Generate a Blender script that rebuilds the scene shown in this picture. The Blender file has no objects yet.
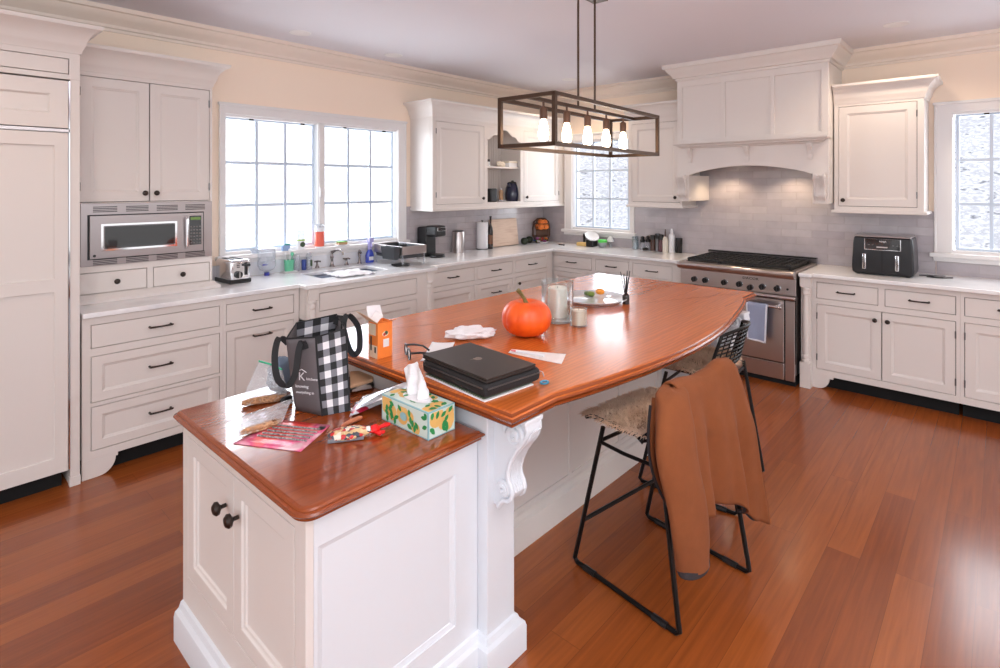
import bpy, bmesh, math, random
from mathutils import Vector, Matrix
random.seed(7)
SC = bpy.context.scene
COL = SC.collection
PI = math.pi

# ---------------------------------------------------------------- measuring
F, HC, HZ = 551.0, 1.6, 186.0
_a, _b = math.hypot(502, 551), math.hypot(605, 551)
XR, XD = 502 / _a, 551 / _a
YR, YD = -XD, XR
def at(px, py, z):
    """world point on the horizontal surface of height z"""
    t = (px - 500) / F
    s = (HC - z) * F / (py - HZ)
    return (s * (XD + t * XR), s * (YD + t * YR), z)
def span(x0, x1, yt, yb, z):
    """centre, radius and height of an upright round thing standing on z"""
    D0 = (HC - z) * F / (yb - HZ)
    w = (x1 - x0) / F * D0
    r = w / 2
    D = D0 + r
    t = ((x0 + x1) / 2 - 500) / F
    h = (HC - (yt - HZ) * (D + r * .6) / F) - z
    return D * (XD + t * XR), D * (YD + t * YR), r, h

# ---------------------------------------------------------------- materials
def new_mat(name):
    m = bpy.data.materials.new(name); m.use_nodes = True
    nt = m.node_tree
    return m, nt, nt.nodes['Principled BSDF']
def srgb(c):
    return tuple(((v / 255) / 12.92 if v / 255 <= .04045 else ((v / 255 + .055) / 1.055) ** 2.4) for v in c) + (1,)
def node(nt, t, **k):
    n = nt.nodes.new(t)
    for a, v in k.items():
        if a in n.inputs: n.inputs[a].default_value = v
        else: setattr(n, a, v)
    return n
def plain(name, c, rough=.5, metal=0, coat=0, noise=0, scale=30, bump=0, trans=0, alpha=1, emit=None, es=0, sheen=0, ior=None):
    m, nt, b = new_mat(name)
    b.inputs['Base Color'].default_value = srgb(c)
    b.inputs['Roughness'].default_value = rough
    b.inputs['Metallic'].default_value = metal
    b.inputs['Coat Weight'].default_value = coat
    b.inputs['Transmission Weight'].default_value = trans
    b.inputs['Alpha'].default_value = alpha
    b.inputs['Sheen Weight'].default_value = sheen
    if ior: b.inputs['IOR'].default_value = ior
    if emit:
        b.inputs['Emission Color'].default_value = srgb(emit); b.inputs['Emission Strength'].default_value = es
    if noise or bump:
        tc = node(nt, 'ShaderNodeTexCoord')
        nz = node(nt, 'ShaderNodeTexNoise', Scale=scale, Detail=4.0)
        nt.links.new(tc.outputs['Object'], nz.inputs['Vector'])
        if noise:
            mx = node(nt, 'ShaderNodeMix', data_type='RGBA')
            c0 = srgb(c); c1 = tuple(v * (1 - noise) for v in c0[:3]) + (1,)
            mx.inputs[6].default_value = c0; mx.inputs[7].default_value = c1
            nt.links.new(nz.outputs['Fac'], mx.inputs[0]); nt.links.new(mx.outputs[2], b.inputs['Base Color'])
        if bump:
            bp = node(nt, 'ShaderNodeBump', Strength=bump, Distance=.01)
            nt.links.new(nz.outputs['Fac'], bp.inputs['Height']); nt.links.new(bp.outputs[0], b.inputs['Normal'])
    return m
def glassy(name, tint=(255, 255, 255), refl=.12, haze=0.0):
    """thin clear glass: see-through with a fresnel sheen"""
    m, nt, b = new_mat(name); nt.nodes.remove(b)
    out = nt.nodes['Material Output']
    tr = node(nt, 'ShaderNodeBsdfTransparent', Color=srgb(tint)); gl = node(nt, 'ShaderNodeBsdfGlossy', Roughness=.03)
    df = node(nt, 'ShaderNodeBsdfDiffuse', Color=(.9, .9, .9, 1))
    lw = node(nt, 'ShaderNodeLayerWeight', Blend=.35)
    mr = node(nt, 'ShaderNodeMapRange'); mr.inputs[3].default_value = refl * .4; mr.inputs[4].default_value = min(1, refl * 5)
    m1 = node(nt, 'ShaderNodeMixShader'); m2 = node(nt, 'ShaderNodeMixShader', Fac=haze)
    L = nt.links.new
    L(lw.outputs['Facing'], mr.inputs[0]); L(mr.outputs[0], m1.inputs[0]); L(tr.outputs[0], m1.inputs[1]); L(gl.outputs[0], m1.inputs[2])
    L(m1.outputs[0], m2.inputs[1]); L(df.outputs[0], m2.inputs[2]); L(m2.outputs[0], out.inputs[0])
    return m
def planks(name, cols, w, length, rough, seam=.45, grain=.5, axes='xy', coat=0, fig=0, offs=(0, 0), spec=.5):
    m, nt, b = new_mat(name); L = nt.links.new
    tc = node(nt, 'ShaderNodeTexCoord'); sp = node(nt, 'ShaderNodeSeparateXYZ'); L(tc.outputs['Object'], sp.inputs[0])
    u, v = sp.outputs['XYZ'.index(axes[0].upper())], sp.outputs['XYZ'.index(axes[1].upper())]
    cb = node(nt, 'ShaderNodeCombineXYZ'); L(u, cb.inputs[0]); L(v, cb.inputs[1])
    mp = node(nt, 'ShaderNodeMapping'); mp.inputs[1].default_value = (offs[0], offs[1], 0); L(cb.outputs[0], mp.inputs[0])
    br = node(nt, 'ShaderNodeTexBrick', Scale=1.0); br.offset = .37; br.offset_frequency = 2; br.squash = 1
    br.inputs['Brick Width'].default_value = length; br.inputs['Row Height'].default_value = w
    br.inputs['Mortar Size'].default_value = .0012; br.inputs['Mortar Smooth'].default_value = .3; br.inputs['Bias'].default_value = 0
    br.inputs['Color1'].default_value = (0, 0, 0, 1); br.inputs['Color2'].default_value = (1, 1, 1, 1); br.inputs['Mortar'].default_value = (.5, .5, .5, 1)
    L(mp.outputs[0], br.inputs['Vector'])
    rp = node(nt, 'ShaderNodeValToRGB'); el = rp.color_ramp.elements
    el[0].color = srgb(cols[0]); el[1].color = srgb(cols[-1])
    for i, c in enumerate(cols[1:-1]):
        e = el.new((i + 1) / (len(cols) - 1)); e.color = srgb(c)
    L(br.outputs['Color'], rp.inputs[0])
    # long grain, shifted per plank
    ad = node(nt, 'ShaderNodeVectorMath', operation='MULTIPLY_ADD'); L(br.outputs['Color'], ad.inputs[0]); ad.inputs[1].default_value = (7, 3, 5); L(mp.outputs[0], ad.inputs[2])
    m2 = node(nt, 'ShaderNodeMapping'); m2.inputs[3].default_value = (1.0, 13 if fig else 22, 1); L(ad.outputs[0], m2.inputs[0])
    nz = node(nt, 'ShaderNodeTexNoise', Scale=2.2, Detail=3.0 if fig else 5.0, Roughness=.55, Distortion=.6); L(m2.outputs[0], nz.inputs['Vector'])
    gm = node(nt, 'ShaderNodeMapRange'); gm.inputs[1].default_value = .3; gm.inputs[2].default_value = .7; gm.inputs[3].default_value = 1 - grain; gm.inputs[4].default_value = 1 + grain * .35
    L(nz.outputs['Fac'], gm.inputs[0])
    if fig:   # cathedral figure
        m3 = node(nt, 'ShaderNodeMapping'); m3.inputs[3].default_value = (2.2, 9, 1); L(ad.outputs[0], m3.inputs[0])
        wv = node(nt, 'ShaderNodeTexWave', Scale=1.6, Distortion=9.0, Detail=2.0); wv.bands_direction = 'Y'; L(m3.outputs[0], wv.inputs['Vector'])
        g2 = node(nt, 'ShaderNodeMapRange'); g2.inputs[3].default_value = 1 - fig; g2.inputs[4].default_value = 1.05; L(wv.outputs['Fac'], g2.inputs[0])
        mu = node(nt, 'ShaderNodeMath', operation='MULTIPLY'); L(gm.outputs[0], mu.inputs[0]); L(g2.outputs[0], mu.inputs[1]); gsrc = mu.outputs[0]
    else: gsrc = gm.outputs[0]
    sc = node(nt, 'ShaderNodeVectorMath', operation='SCALE'); L(rp.outputs[0], sc.inputs[0]); L(gsrc, sc.inputs['Scale'])
    mx = node(nt, 'ShaderNodeMix', data_type='RGBA'); mt = node(nt, 'ShaderNodeMath', operation='MULTIPLY'); mt.inputs[1].default_value = seam
    L(br.outputs['Fac'], mt.inputs[0]); L(mt.outputs[0], mx.inputs[0]); L(sc.outputs[0], mx.inputs[6]); mx.inputs[7].default_value = srgb(tuple(v * .45 for v in cols[0]))
    L(mx.outputs[2], b.inputs['Base Color'])
    b.inputs['Roughness'].default_value = rough; b.inputs['Coat Weight'].default_value = coat; b.inputs['Coat Roughness'].default_value = .14
    b.inputs['Specular IOR Level'].default_value = spec
    bp = node(nt, 'ShaderNodeBump', Strength=.03, Distance=.001); L(nz.outputs['Fac'], bp.inputs['Height']); (L(bp.outputs[0], b.inputs['Normal']) if not fig else None)
    return m
def tiles(name, axes, c1, c2, grout, w=.25, h=.067):
    m, nt, b = new_mat(name); L = nt.links.new
    tc = node(nt, 'ShaderNodeTexCoord'); sp = node(nt, 'ShaderNodeSeparateXYZ'); L(tc.outputs['Object'], sp.inputs[0])
    cb = node(nt, 'ShaderNodeCombineXYZ'); L(sp.outputs['xyz'.index(axes[0])], cb.inputs[0]); L(sp.outputs['xyz'.index(axes[1])], cb.inputs[1])
    br = node(nt, 'ShaderNodeTexBrick', Scale=1.0); br.offset = .5
    br.inputs['Brick Width'].default_value = w; br.inputs['Row Height'].default_value = h; br.inputs['Mortar Size'].default_value = .0022
    br.inputs['Mortar Smooth'].default_value = .4
    br.inputs['Color1'].default_value = srgb(c1); br.inputs['Color2'].default_value = srgb(c2); br.inputs['Mortar'].default_value = srgb(grout)
    L(cb.outputs[0], br.inputs['Vector'])
    nz = node(nt, 'ShaderNodeTexNoise', Scale=9.0, Detail=3.0); L(cb.outputs[0], nz.inputs['Vector'])
    mg = node(nt, 'ShaderNodeMapRange'); mg.inputs[3].default_value = .82; mg.inputs[4].default_value = 1.12; L(nz.outputs['Fac'], mg.inputs[0])
    sc = node(nt, 'ShaderNodeVectorMath', operation='SCALE'); L(br.outputs['Color'], sc.inputs[0]); L(mg.outputs[0], sc.inputs['Scale'])
    L(sc.outputs[0], b.inputs['Base Color'])
    b.inputs['Roughness'].default_value = .16
    h1 = node(nt, 'ShaderNodeMath', operation='MULTIPLY'); h1.inputs[1].default_value = -1.2; L(br.outputs['Fac'], h1.inputs[0])
    h2 = node(nt, 'ShaderNodeMath', operation='ADD'); L(h1.outputs[0], h2.inputs[0]); L(nz.outputs['Fac'], h2.inputs[1])
    bp = node(nt, 'ShaderNodeBump', Strength=.55, Distance=.006); L(h2.outputs[0], bp.inputs['Height']); L(bp.outputs[0], b.inputs['Normal'])
    return m
def ramp_noise(name, cols, scale=8, rough=.6, detail=4, stretch=(1, 1, 1), kind='noise', metal=0, bump=0):
    """blotchy colours from noise or voronoi cells"""
    m, nt, b = new_mat(name); L = nt.links.new
    tc = node(nt, 'ShaderNodeTexCoord'); mp = node(nt, 'ShaderNodeMapping'); mp.inputs[3].default_value = stretch; L(tc.outputs['Object'], mp.inputs[0])
    if kind == 'noise':
        nz = node(nt, 'ShaderNodeTexNoise', Scale=scale, Detail=float(detail)); o = nz.outputs['Fac']
    else:
        nz = node(nt, 'ShaderNodeTexVoronoi', Scale=scale)
        sp = node(nt, 'ShaderNodeSeparateColor'); L(nz.outputs['Color'], sp.inputs[0]); o = sp.outputs[0]
    L(mp.outputs[0], nz.inputs['Vector'])
    rp = node(nt, 'ShaderNodeValToRGB'); el = rp.color_ramp.elements
    if kind != 'noise': rp.color_ramp.interpolation = 'CONSTANT'
    n = len(cols); lo, hi = (.32, .68) if kind == 'noise' else (0, 1 - 1 / n)
    el[0].color = srgb(cols[0]); el[0].position = lo; el[1].color = srgb(cols[-1]); el[1].position = hi
    for i, c in enumerate(cols[1:-1]):
        e = el.new(lo + (hi - lo) * (i + 1) / (n - 1)); e.color = srgb(c)
    L(o, rp.inputs[0]); L(rp.outputs[0], b.inputs['Base Color'])
    b.inputs['Roughness'].default_value = rough; b.inputs['Metallic'].default_value = metal
    if bump:
        bp = node(nt, 'ShaderNodeBump', Strength=bump, Distance=.01); L(o, bp.inputs['Height']); L(bp.outputs[0], b.inputs['Normal'])
    return m

M = {}
M['cab'] = plain('greige_cabinet_paint', (226, 219, 214), .38, bump=.02, scale=60)
M['cabw'] = plain('white_cabinet_paint', (224, 228, 234), .36, bump=.02, scale=60)
M['gap'] = plain('painted_gap_shade', (48, 36, 30), .9)  # dark backing colour that paints shade into the gaps round fronts
M['wall'] = plain('cream_wall_paint', (250, 231, 212), .8, bump=.03, scale=120)
M['trim'] = plain('white_trim_paint', (232, 229, 228), .38)
M['ceil'] = plain('ceiling_paint', (228, 227, 234), .85, bump=.02, scale=150)
M['crown'] = plain('crown_lamplit_paint', (236, 222, 210), .5)  # warm lamplight is put into the crown colour
M['sash'] = plain('grey_blue_sash_paint', (204, 218, 234), .45)
M['quartz'] = ramp_noise('white_quartz', [(236, 236, 238), (244, 243, 243), (228, 228, 231)], 3, .12)
M['floor'] = planks('plank_floor', [(132, 65, 26), (147, 75, 31), (158, 84, 36), (139, 70, 28)], .125, 1.9, .25, seam=.5, grain=.22, offs=(.31, .05), coat=.15)
M['wood'] = planks('island_wood', [(188, 94, 34), (204, 106, 42), (196, 100, 38)], .17, 3.5, .27, seam=.25, grain=.14, coat=.25, fig=.16, offs=(.4, .02))
M['wood2'] = ramp_noise('desk_wood', [(124, 54, 17), (144, 66, 23), (134, 60, 20)], 3, .2, 8, (1.2, 22, 1))
M['wood2'].node_tree.nodes['Principled BSDF'].inputs['Coat Weight'].default_value = .6
M['woodedge'] = ramp_noise('wood_edge', [(120, 54, 22), (146, 70, 28)], 3, .25, 6, (1.2, 1.2, 20))
M['tileR'] = tiles('glazed_tile_range_wall', 'yz', (190, 183, 186), (180, 172, 177), (180, 172, 172))
M['tileL'] = tiles('glazed_tile_sink_wall', 'xz', (194, 186, 188), (184, 176, 180), (182, 174, 172))
M['black'] = plain('black_plastic', (22, 22, 24), .35)
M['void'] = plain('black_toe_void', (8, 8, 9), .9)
M['bronze'] = plain('dark_bronze', (62, 54, 50), .35, .8)
M['steel'] = plain('brushed_steel', (196, 188, 186), .28, 1, bump=.05, scale=200)
M['steelm'] = plain('microwave_steel', (168, 160, 160), .3, 1, bump=.05, scale=200)
M['steeld'] = plain('dark_steel', (120, 116, 116), .3, 1)
M['chrome'] = plain('chrome', (225, 225, 228), .08, 1)
M['iron'] = plain('cast_iron', (18, 18, 19), .55)
M['blackm'] = plain('black_metal', (24, 22, 22), .4, .5)
M['lantern'] = plain('lantern_metal_bulb_tint', (84, 66, 54), .45, .7)  # metal browned to carry the warm glow of the bulbs
M['pane'] = glassy('window_glass', refl=.05)
M['clear'] = glassy('clear_glass', (245, 250, 252), refl=.16)
M['clearp'] = glassy('clear_plastic', (238, 242, 248), refl=.12, haze=.18)
M['bulb'] = plain('bulb_glow', (255, 240, 220), .2, emit=(255, 232, 200), es=14)
M['lampon'] = plain('lamp_glow', (255, 240, 220), .2, emit=(255, 238, 214), es=9)
M['socket'] = plain('brown_socket', (104, 74, 56), .45, .3)
M['darkglass'] = plain('dark_oven_glass', (28, 28, 30), .06, coat=.5)
M['white'] = plain('white_plastic', (238, 238, 240), .35)
M['paper'] = plain('white_paper', (240, 238, 240), .8)
M['cloth'] = plain('white_cloth', (236, 234, 236), .9, bump=.25, scale=90)

# ---------------------------------------------------------------- mesh building
class MB:
    def __init__(s): s.v = []; s.f = []; s.m = []
    def add(s, vs, fs, mi=0):
        o = len(s.v); s.v += [tuple(v) for v in vs]; s.f += [tuple(i + o for i in f) for f in fs]; s.m += [mi] * len(fs); return s
    def box(s, a, b, mi=0):
        (x0, y0, z0), (x1, y1, z1) = a, b
        return s.add([(x0, y0, z0), (x1, y0, z0), (x1, y1, z0), (x0, y1, z0), (x0, y0, z1), (x1, y0, z1), (x1, y1, z1), (x0, y1, z1)],
                     [(0, 3, 2, 1), (4, 5, 6, 7), (0, 1, 5, 4), (1, 2, 6, 5), (2, 3, 7, 6), (3, 0, 4, 7)], mi)
    def cbox(s, c, d, mi=0): return s.box([c[i] - d[i] / 2 for i in range(3)], [c[i] + d[i] / 2 for i in range(3)], mi)
    def prism(s, poly, w0, w1, ax='z', mi=0):
        """poly (p,q) extruded along ax: z->(p,q,w)  y->(p,w,q)  x->(w,p,q)"""
        def P(p, q, w): return {'z': (p, q, w), 'y': (p, w, q), 'x': (w, p, q)}[ax]
        n = len(poly)
        vs = [P(p, q, w0) for p, q in poly] + [P(p, q, w1) for p, q in poly]
        fs = [tuple(range(n)), tuple(range(2 * n - 1, n - 1, -1))] + [(i, n + i, n + (i + 1) % n, (i + 1) % n) for i in range(n)]
        return s.add(vs, fs, mi)
    def rings(s, rs, mi=0, cap0=True, cap1=True, closed=True):
        n = len(rs[0]); vs = [p for r in rs for p in r]; fs = []
        for k in range(len(rs) - 1):
            for i in range(n if closed else n - 1):
                j = (i + 1) % n; fs.append((k * n + i, k * n + j, (k + 1) * n + j, (k + 1) * n + i))
        if cap0: fs.append(tuple(range(n - 1, -1, -1)))
        if cap1: fs.append(tuple(range((len(rs) - 1) * n, len(rs) * n)))
        return s.add(vs, fs, mi)
    def lathe(s, prof, c=(0, 0, 0), n=20, mi=0, ax='z', sq=(1, 1)):
        rs = []
        for r, h in prof:
            ring = []
            for i in range(n):
                a = 2 * PI * i / n; p, q = r * math.cos(a) * sq[0], r * math.sin(a) * sq[1]
                v = {'z': (p, q, h), 'y': (p, h, -q), 'x': (h, p, q)}[ax]
                ring.append((c[0] + v[0], c[1] + v[1], c[2] + v[2]))
            rs.append(ring)
        return s.rings(rs, mi)
    def tube(s, pts, r, n=8, closed=False, mi=0):
        P = [Vector(p) for p in pts]; m = len(P); R = r if isinstance(r, (list, tuple)) else [r] * m
        T = []
        for i in range(m):
            a = P[(i - 1) % m] if closed or i else P[0]; b = P[(i + 1) % m] if closed or i < m - 1 else P[-1]
            t = (b - a); T.append(t.normalized() if t.length > 1e-9 else Vector((0, 0, 1)))
        u = T[0].orthogonal().normalized(); rs = []
        for i in range(m):
            u = (u - T[i] * u.dot(T[i])); u = u.normalized() if u.length > 1e-6 else T[i].orthogonal().normalized()
            w = T[i].cross(u); rs.append([tuple(P[i] + (u * math.cos(2 * PI * k / n) + w * math.sin(2 * PI * k / n)) * R[i]) for k in range(n)])
        if closed: rs.append(rs[0]); return s.rings(rs, mi, False, False)
        return s.rings(rs, mi)
    def grid(s, fn, nu, nv, mi=0, closeu=False):
        vs = [fn(i / nu, j / nv) for j in range(nv + 1) for i in range(nu + 1)]
        fs = [(j * (nu + 1) + i, j * (nu + 1) + i + 1, (j + 1) * (nu + 1) + i + 1, (j + 1) * (nu + 1) + i) for j in range(nv) for i in range(nu)]
        return s.add(vs, fs, mi)
    def plate(s, us, vs, solid, w0, w1, ax='z', mi=0):
        """cells of a grid kept where solid(u,v), welded, between w0 and w1"""
        us, vs = sorted(set(round(u, 5) for u in us)), sorted(set(round(v, 5) for v in vs))
        def P(p, q, w): return {'z': (p, q, w), 'y': (p, w, q), 'x': (w, p, q)}[ax]
        nu, nv = len(us) - 1, len(vs) - 1
        on = [[solid((us[i] + us[i + 1]) / 2, (vs[j] + vs[j + 1]) / 2) for j in range(nv)] for i in range(nu)]
        ids = {}; V = []; Fs = []
        def vid(i, j, k):
            if (i, j, k) not in ids: ids[(i, j, k)] = len(V); V.append(P(us[i], vs[j], (w0, w1)[k]))
            return ids[(i, j, k)]
        for i in range(nu):
            for j in range(nv):
                if not on[i][j]: continue
                Fs.append((vid(i, j, 0), vid(i, j + 1, 0), vid(i + 1, j + 1, 0), vid(i + 1, j, 0)))
                Fs.append((vid(i, j, 1), vid(i + 1, j, 1), vid(i + 1, j + 1, 1), vid(i, j + 1, 1)))
                for di, dj, a, b in ((-1, 0, (i, j), (i, j + 1)), (1, 0, (i + 1, j + 1), (i + 1, j)), (0, -1, (i + 1, j), (i, j)), (0, 1, (i, j + 1), (i + 1, j + 1))):
                    ii, jj = i + di, j + dj
                    if 0 <= ii < nu and 0 <= jj < nv and on[ii][jj]: continue
                    Fs.append((vid(*a, 0), vid(*a, 1), vid(*b, 1), vid(*b, 0)))
        return s.add(V, Fs, mi)
    def sweep(s, path, prof, mi=0):
        """prof (out,z) carried along a plan polyline; out is to the right of travel"""
        n = len(path); rs = []
        for i, p in enumerate(path):
            p = Vector(p[:2])
            d0 = (p - Vector(path[i - 1][:2])).normalized() if i else None
            d1 = (Vector(path[i + 1][:2]) - p).normalized() if i < n - 1 else None
            d0 = d0 or d1; d1 = d1 or d0
            n0, n1 = Vector((d0.y, -d0.x)), Vector((d1.y, -d1.x)); nn = (n0 + n1).normalized(); k = 1 / max(.3, nn.dot(n0))
            rs.append([(p.x + nn.x * o * k, p.y + nn.y * o * k, z) for o, z in prof])
        return s.rings(rs, mi)
    def panel(s, u0, z0, u1, z1, y0, t, rs, mi=0):
        """framed panel facing -y: rings of (inset, depth) then a flat field; slab back at y0+t"""
        R = [[(u0 + i, y0 + d, z0 + i), (u1 - i, y0 + d, z0 + i), (u1 - i, y0 + d, z1 - i), (u0 + i, y0 + d, z1 - i)] for i, d in rs]
        bk = [(u0, y0 + t, z0), (u1, y0 + t, z0), (u1, y0 + t, z1), (u0, y0 + t, z1)]
        return s.rings([bk] + R, mi)
    def xf(s, mat):
        s.v = [tuple(mat @ Vector(v)) for v in s.v]; return s
    def join(s, o, mat=None, mi=None):
        vs = [tuple(mat @ Vector(v)) for v in o.v] if mat else o.v
        k = len(s.v); s.v += vs; s.f += [tuple(i + k for i in f) for f in o.f]; s.m += (o.m if mi is None else [mi] * len(o.f)); return s
    def build(s, name, mat, parent=None, bevel=0, seg=2, smooth=False, loc=None, rot=None, sub=0, solid=0, ang=35, weld=True):
        me = bpy.data.meshes.new(name); me.from_pydata(s.v, [], s.f)
        for mm in (mat if isinstance(mat, (list, tuple)) else [mat]): me.materials.append(M[mm] if isinstance(mm, str) else mm)
        me.polygons.foreach_set('material_index', s.m)
        b = bmesh.new(); b.from_mesh(me)
        if weld: bmesh.ops.remove_doubles(b, verts=b.verts, dist=1e-6)
        bmesh.ops.recalc_face_normals(b, faces=b.faces)
        b.to_mesh(me); b.free()
        o = bpy.data.objects.new(name, me); COL.objects.link(o)
        if parent: o.parent = parent
        if loc: o.location = loc
        if rot: o.rotation_euler = rot
        if solid:
            md = o.modifiers.new('thick', 'SOLIDIFY'); md.thickness = solid; md.offset = 0
        if bevel:
            md = o.modifiers.new('bevel', 'BEVEL'); md.width = bevel; md.segments = seg; md.limit_method = 'ANGLE'; md.angle_limit = math.radians(40); md.harden_normals = False
        if sub:
            md = o.modifiers.new('sub', 'SUBSURF'); md.levels = sub; md.render_levels = sub
        if smooth:
            me.polygons.foreach_set('use_smooth', [True] * len(me.polygons))
            try: me.set_sharp_from_angle(angle=math.radians(ang))
            except Exception: pass
        me.update(); return o

def tag(o, label=None, cat=None, group=None, kind=None):
    if label: o['label'] = label
    if cat: o['category'] = cat
    if group: o['group'] = group
    if kind: o['kind'] = kind
    return o
def thing(name, label, cat, loc=(0, 0, 0), rz=0, group=None):
    o = bpy.data.objects.new(name, None); o.empty_display_size = .1; COL.objects.link(o)
    o.location = loc; o.rotation_euler = (0, 0, rz); return tag(o, label, cat, group)
def struct(o): o['kind'] = 'structure'; return o
def text(body, size, mat, name='lettering', parent=None, loc=(0, 0, 0), rot=(0, 0, 0), ext=.0006, sx=1):
    cu = bpy.data.curves.new('t', 'FONT'); cu.body = body; cu.size = size; cu.extrude = ext; cu.align_x = 'CENTER'; cu.align_y = 'CENTER'; cu.resolution_u = 2
    t = bpy.data.objects.new('t', cu); COL.objects.link(t); dg = bpy.context.evaluated_depsgraph_get()
    me = bpy.data.meshes.new_from_object(t.evaluated_get(dg)); bpy.data.objects.remove(t)
    me.materials.clear(); me.materials.append(M[mat])
    o = bpy.data.objects.new(name, me); COL.objects.link(o); o.parent = parent; o.location = loc; o.rotation_euler = rot; o.scale = (sx, 1, 1)
    return o
def copy_tree(o, parent=None):
    c = o.copy(); COL.objects.link(c); c.parent = parent
    for ch in list(o.children): copy_tree(ch, c)
    return c
def arc(cx, cy, r, a0, a1, n=8):
    return [(cx + r * math.cos(math.radians(a0 + (a1 - a0) * i / n)), cy + r * math.sin(math.radians(a0 + (a1 - a0) * i / n))) for i in range(n + 1)]
def offset(poly, d):
    """inset (d<0) or outset a ccw polygon"""
    n = len(poly); out = []
    for i in range(n):
        p, a, b = Vector(poly[i]), Vector(poly[i - 1]), Vector(poly[(i + 1) % n])
        d0, d1 = (p - a).normalized(), (b - p).normalized(); n0, n1 = Vector((d0.y, -d0.x)), Vector((d1.y, -d1.x))
        nn = (n0 + n1).normalized(); out.append(tuple(p + nn * d / max(.4, nn.dot(n0))))
    return out
# ================================================================ ROOM
YW, XW, ZC = 4.28, 5.50, 2.74          # sink wall plane, range wall plane, ceiling
# floor, ceiling
struct(MB().box((-4.5, -5.0, -.06), (XW + .15, YW + .15, 0)).build('floor', 'floor'))
struct(MB().box((-4.5, -5.0, ZC), (XW + .15, YW + .15, ZC + .08)).build('ceiling', 'ceil'))
def win(u, v, hs): return not any(a < u < b and c < v < d for a, b, c, d in hs)
WL = [(1.652, 3.235, 1.075, 2.15)]                     # x range, z range on the sink wall
WR = [(3.05, 3.83, 1.075, 2.15), (-1.0, .285, 1.075, 2.18)]   # y range on the range wall
struct(MB().plate([-4.5, XW + .15] + [w for h in WL for w in h[:2]], [0, ZC] + [w for h in WL for w in h[2:]], lambda u, v: win(u, v, WL), YW, YW + .15, 'y').build('wall_left', 'wall'))
struct(MB().plate([-5.0, YW] + [w for h in WR for w in h[:2]], [0, ZC] + [w for h in WR for w in h[2:]], lambda u, v: win(u, v, WR), XW, XW + .15, 'x').build('wall_right', 'wall'))

CROWN = [(0, 2.60), (.012, 2.60), (.016, 2.618), (.03, 2.622), (.034, 2.64), (.05, 2.655), (.075, 2.672), (.092, 2.692), (.10, 2.71), (.118, 2.714), (.125, 2.735), (.125, 2.74), (0, 2.74)]
struct(MB().sweep([(-4.5, YW), (XW, YW), (XW, 2.30)], CROWN).build('trim_1', 'crown', smooth=True, ang=25))
struct(MB().sweep([(XW, 1.0), (XW, -5)], CROWN).build('trim_2', 'crown', smooth=True, ang=25))

def window(name, wall, a, b, z0, z1, sashes, cols, cl=.068, cr=.068, sill=True):
    """a,b along the wall left->right seen from the room; local u right, y into the wall"""
    root = bpy.data.objects.new(name, None); COL.objects.link(root); struct(root)
    if wall == 'L': root.location = (a, YW, 0)
    else: root.location = (XW, a, 0); root.rotation_euler = (0, 0, -PI / 2)
    W = abs(b - a); cw = .068
    c = MB()
    x0 = -cl; x1 = W + cr
    us = [x0, .002, W - .002, x1]; vs = [z0 + .005, z1 - .012, z1 + cw]
    c.plate(us, vs, lambda u, v: not (.002 < u < W - .002 and v < z1 - .012), -.02, 0, 'y')
    c.box((x0 - .012, -.032, z1 + cw - .018), (x1 + .012, 0, z1 + cw + .004))
    c.box((x0 - .004, -.026, z0 + .005), (x0 + .012, 0, z1 + cw)); c.box((x1 - .012, -.026, z0 + .005), (x1 + .004, 0, z1 + cw))
    if cr > .05: c.box((W + .004, -.025, z0 + .005), (W + .016, 0, z1 - .0))
    c.build('casing', 'trim', root, bevel=.004)
    # jamb lining
    MB().plate([0, .006, W - .006, W], [z0, z0 + .03, z1 - .03, z1], lambda u, v: not (.006 < u < W - .006 and z0 + .03 < v < z1 - .03), 0, .12, 'y').build('jamb', 'trim', root, bevel=.003)
    if sill:
        MB().box((x0 - .03, -.055, z0 - .028), (x1 + .03, .04, z0 + .006)).box((x0 - .01, -.025, z0 - .062), (x1 + .01, 0, z0 - .028)).build('sill', 'trim', root, bevel=.006, seg=3)
    n = len(sashes)
    if n > 1:
        m = (sashes[0][1] + sashes[1][0]) / 2
        MB().box((m - .03, -.012, z0 + .01), (m + .03, .12, z1 - .02)).box((m - .022, -.02, z0 + .01), (m + .022, -.01, z1 - .02)).build('mullion', 'trim', root, bevel=.003)
    for s0, s1 in sashes:
        zz0, zz1 = z0 + .03, z1 - .022; fw = .022
        MB().plate([s0, s0 + fw, s1 - fw, s1], [zz0, zz0 + .02, zz1 - fw, zz1], lambda u, v: not (s0 + fw < u < s1 - fw and zz0 + .02 < v < zz1 - fw), .035, .075, 'y').build('sash', 'sash' if wall == 'L' or True else 'trim', root, bevel=.003)
        g = MB(); rows = 3
        for i in range(1, cols): x = s0 + fw + (s1 - s0 - 2 * fw) * i / cols; g.box((x - .011, .04, zz0 + .02), (x + .011, .066, zz1 - fw))
        for j in range(1, rows): z = zz0 + .02 + (zz1 - fw - zz0 - .02) * j / rows; g.box((s0 + fw, .041, z - .011), (s1 - fw, .065, z + .011))
        g.build('glazing_bars', 'sash', root)
        MB().box((s0 + fw, .052, zz0 + .02), (s1 - fw, .055, zz1 - fw)).build('glass', 'pane', root)
        # casement catches and screen clips
        for f in (.28, .85) if wall == 'L' else (.3,):
            MB().cbox((s0 + (s1 - s0) * f, .028, zz1 - .012), (.03, .014, .02)).build('clip', 'bronze', root)
    return root
w1 = window('window_1', 'L', 1.652, 3.235, 1.075, 2.15, [(.002, .745), (.821, 1.563)], 3, .04, .09)
for dx in (.765, .80): MB().tube([(dx, -.012, 1.50), (dx, -.03, 1.515), (dx, -.03, 1.58), (dx, -.012, 1.595)], .006).build('sash_lever', 'trim', w1)
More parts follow.
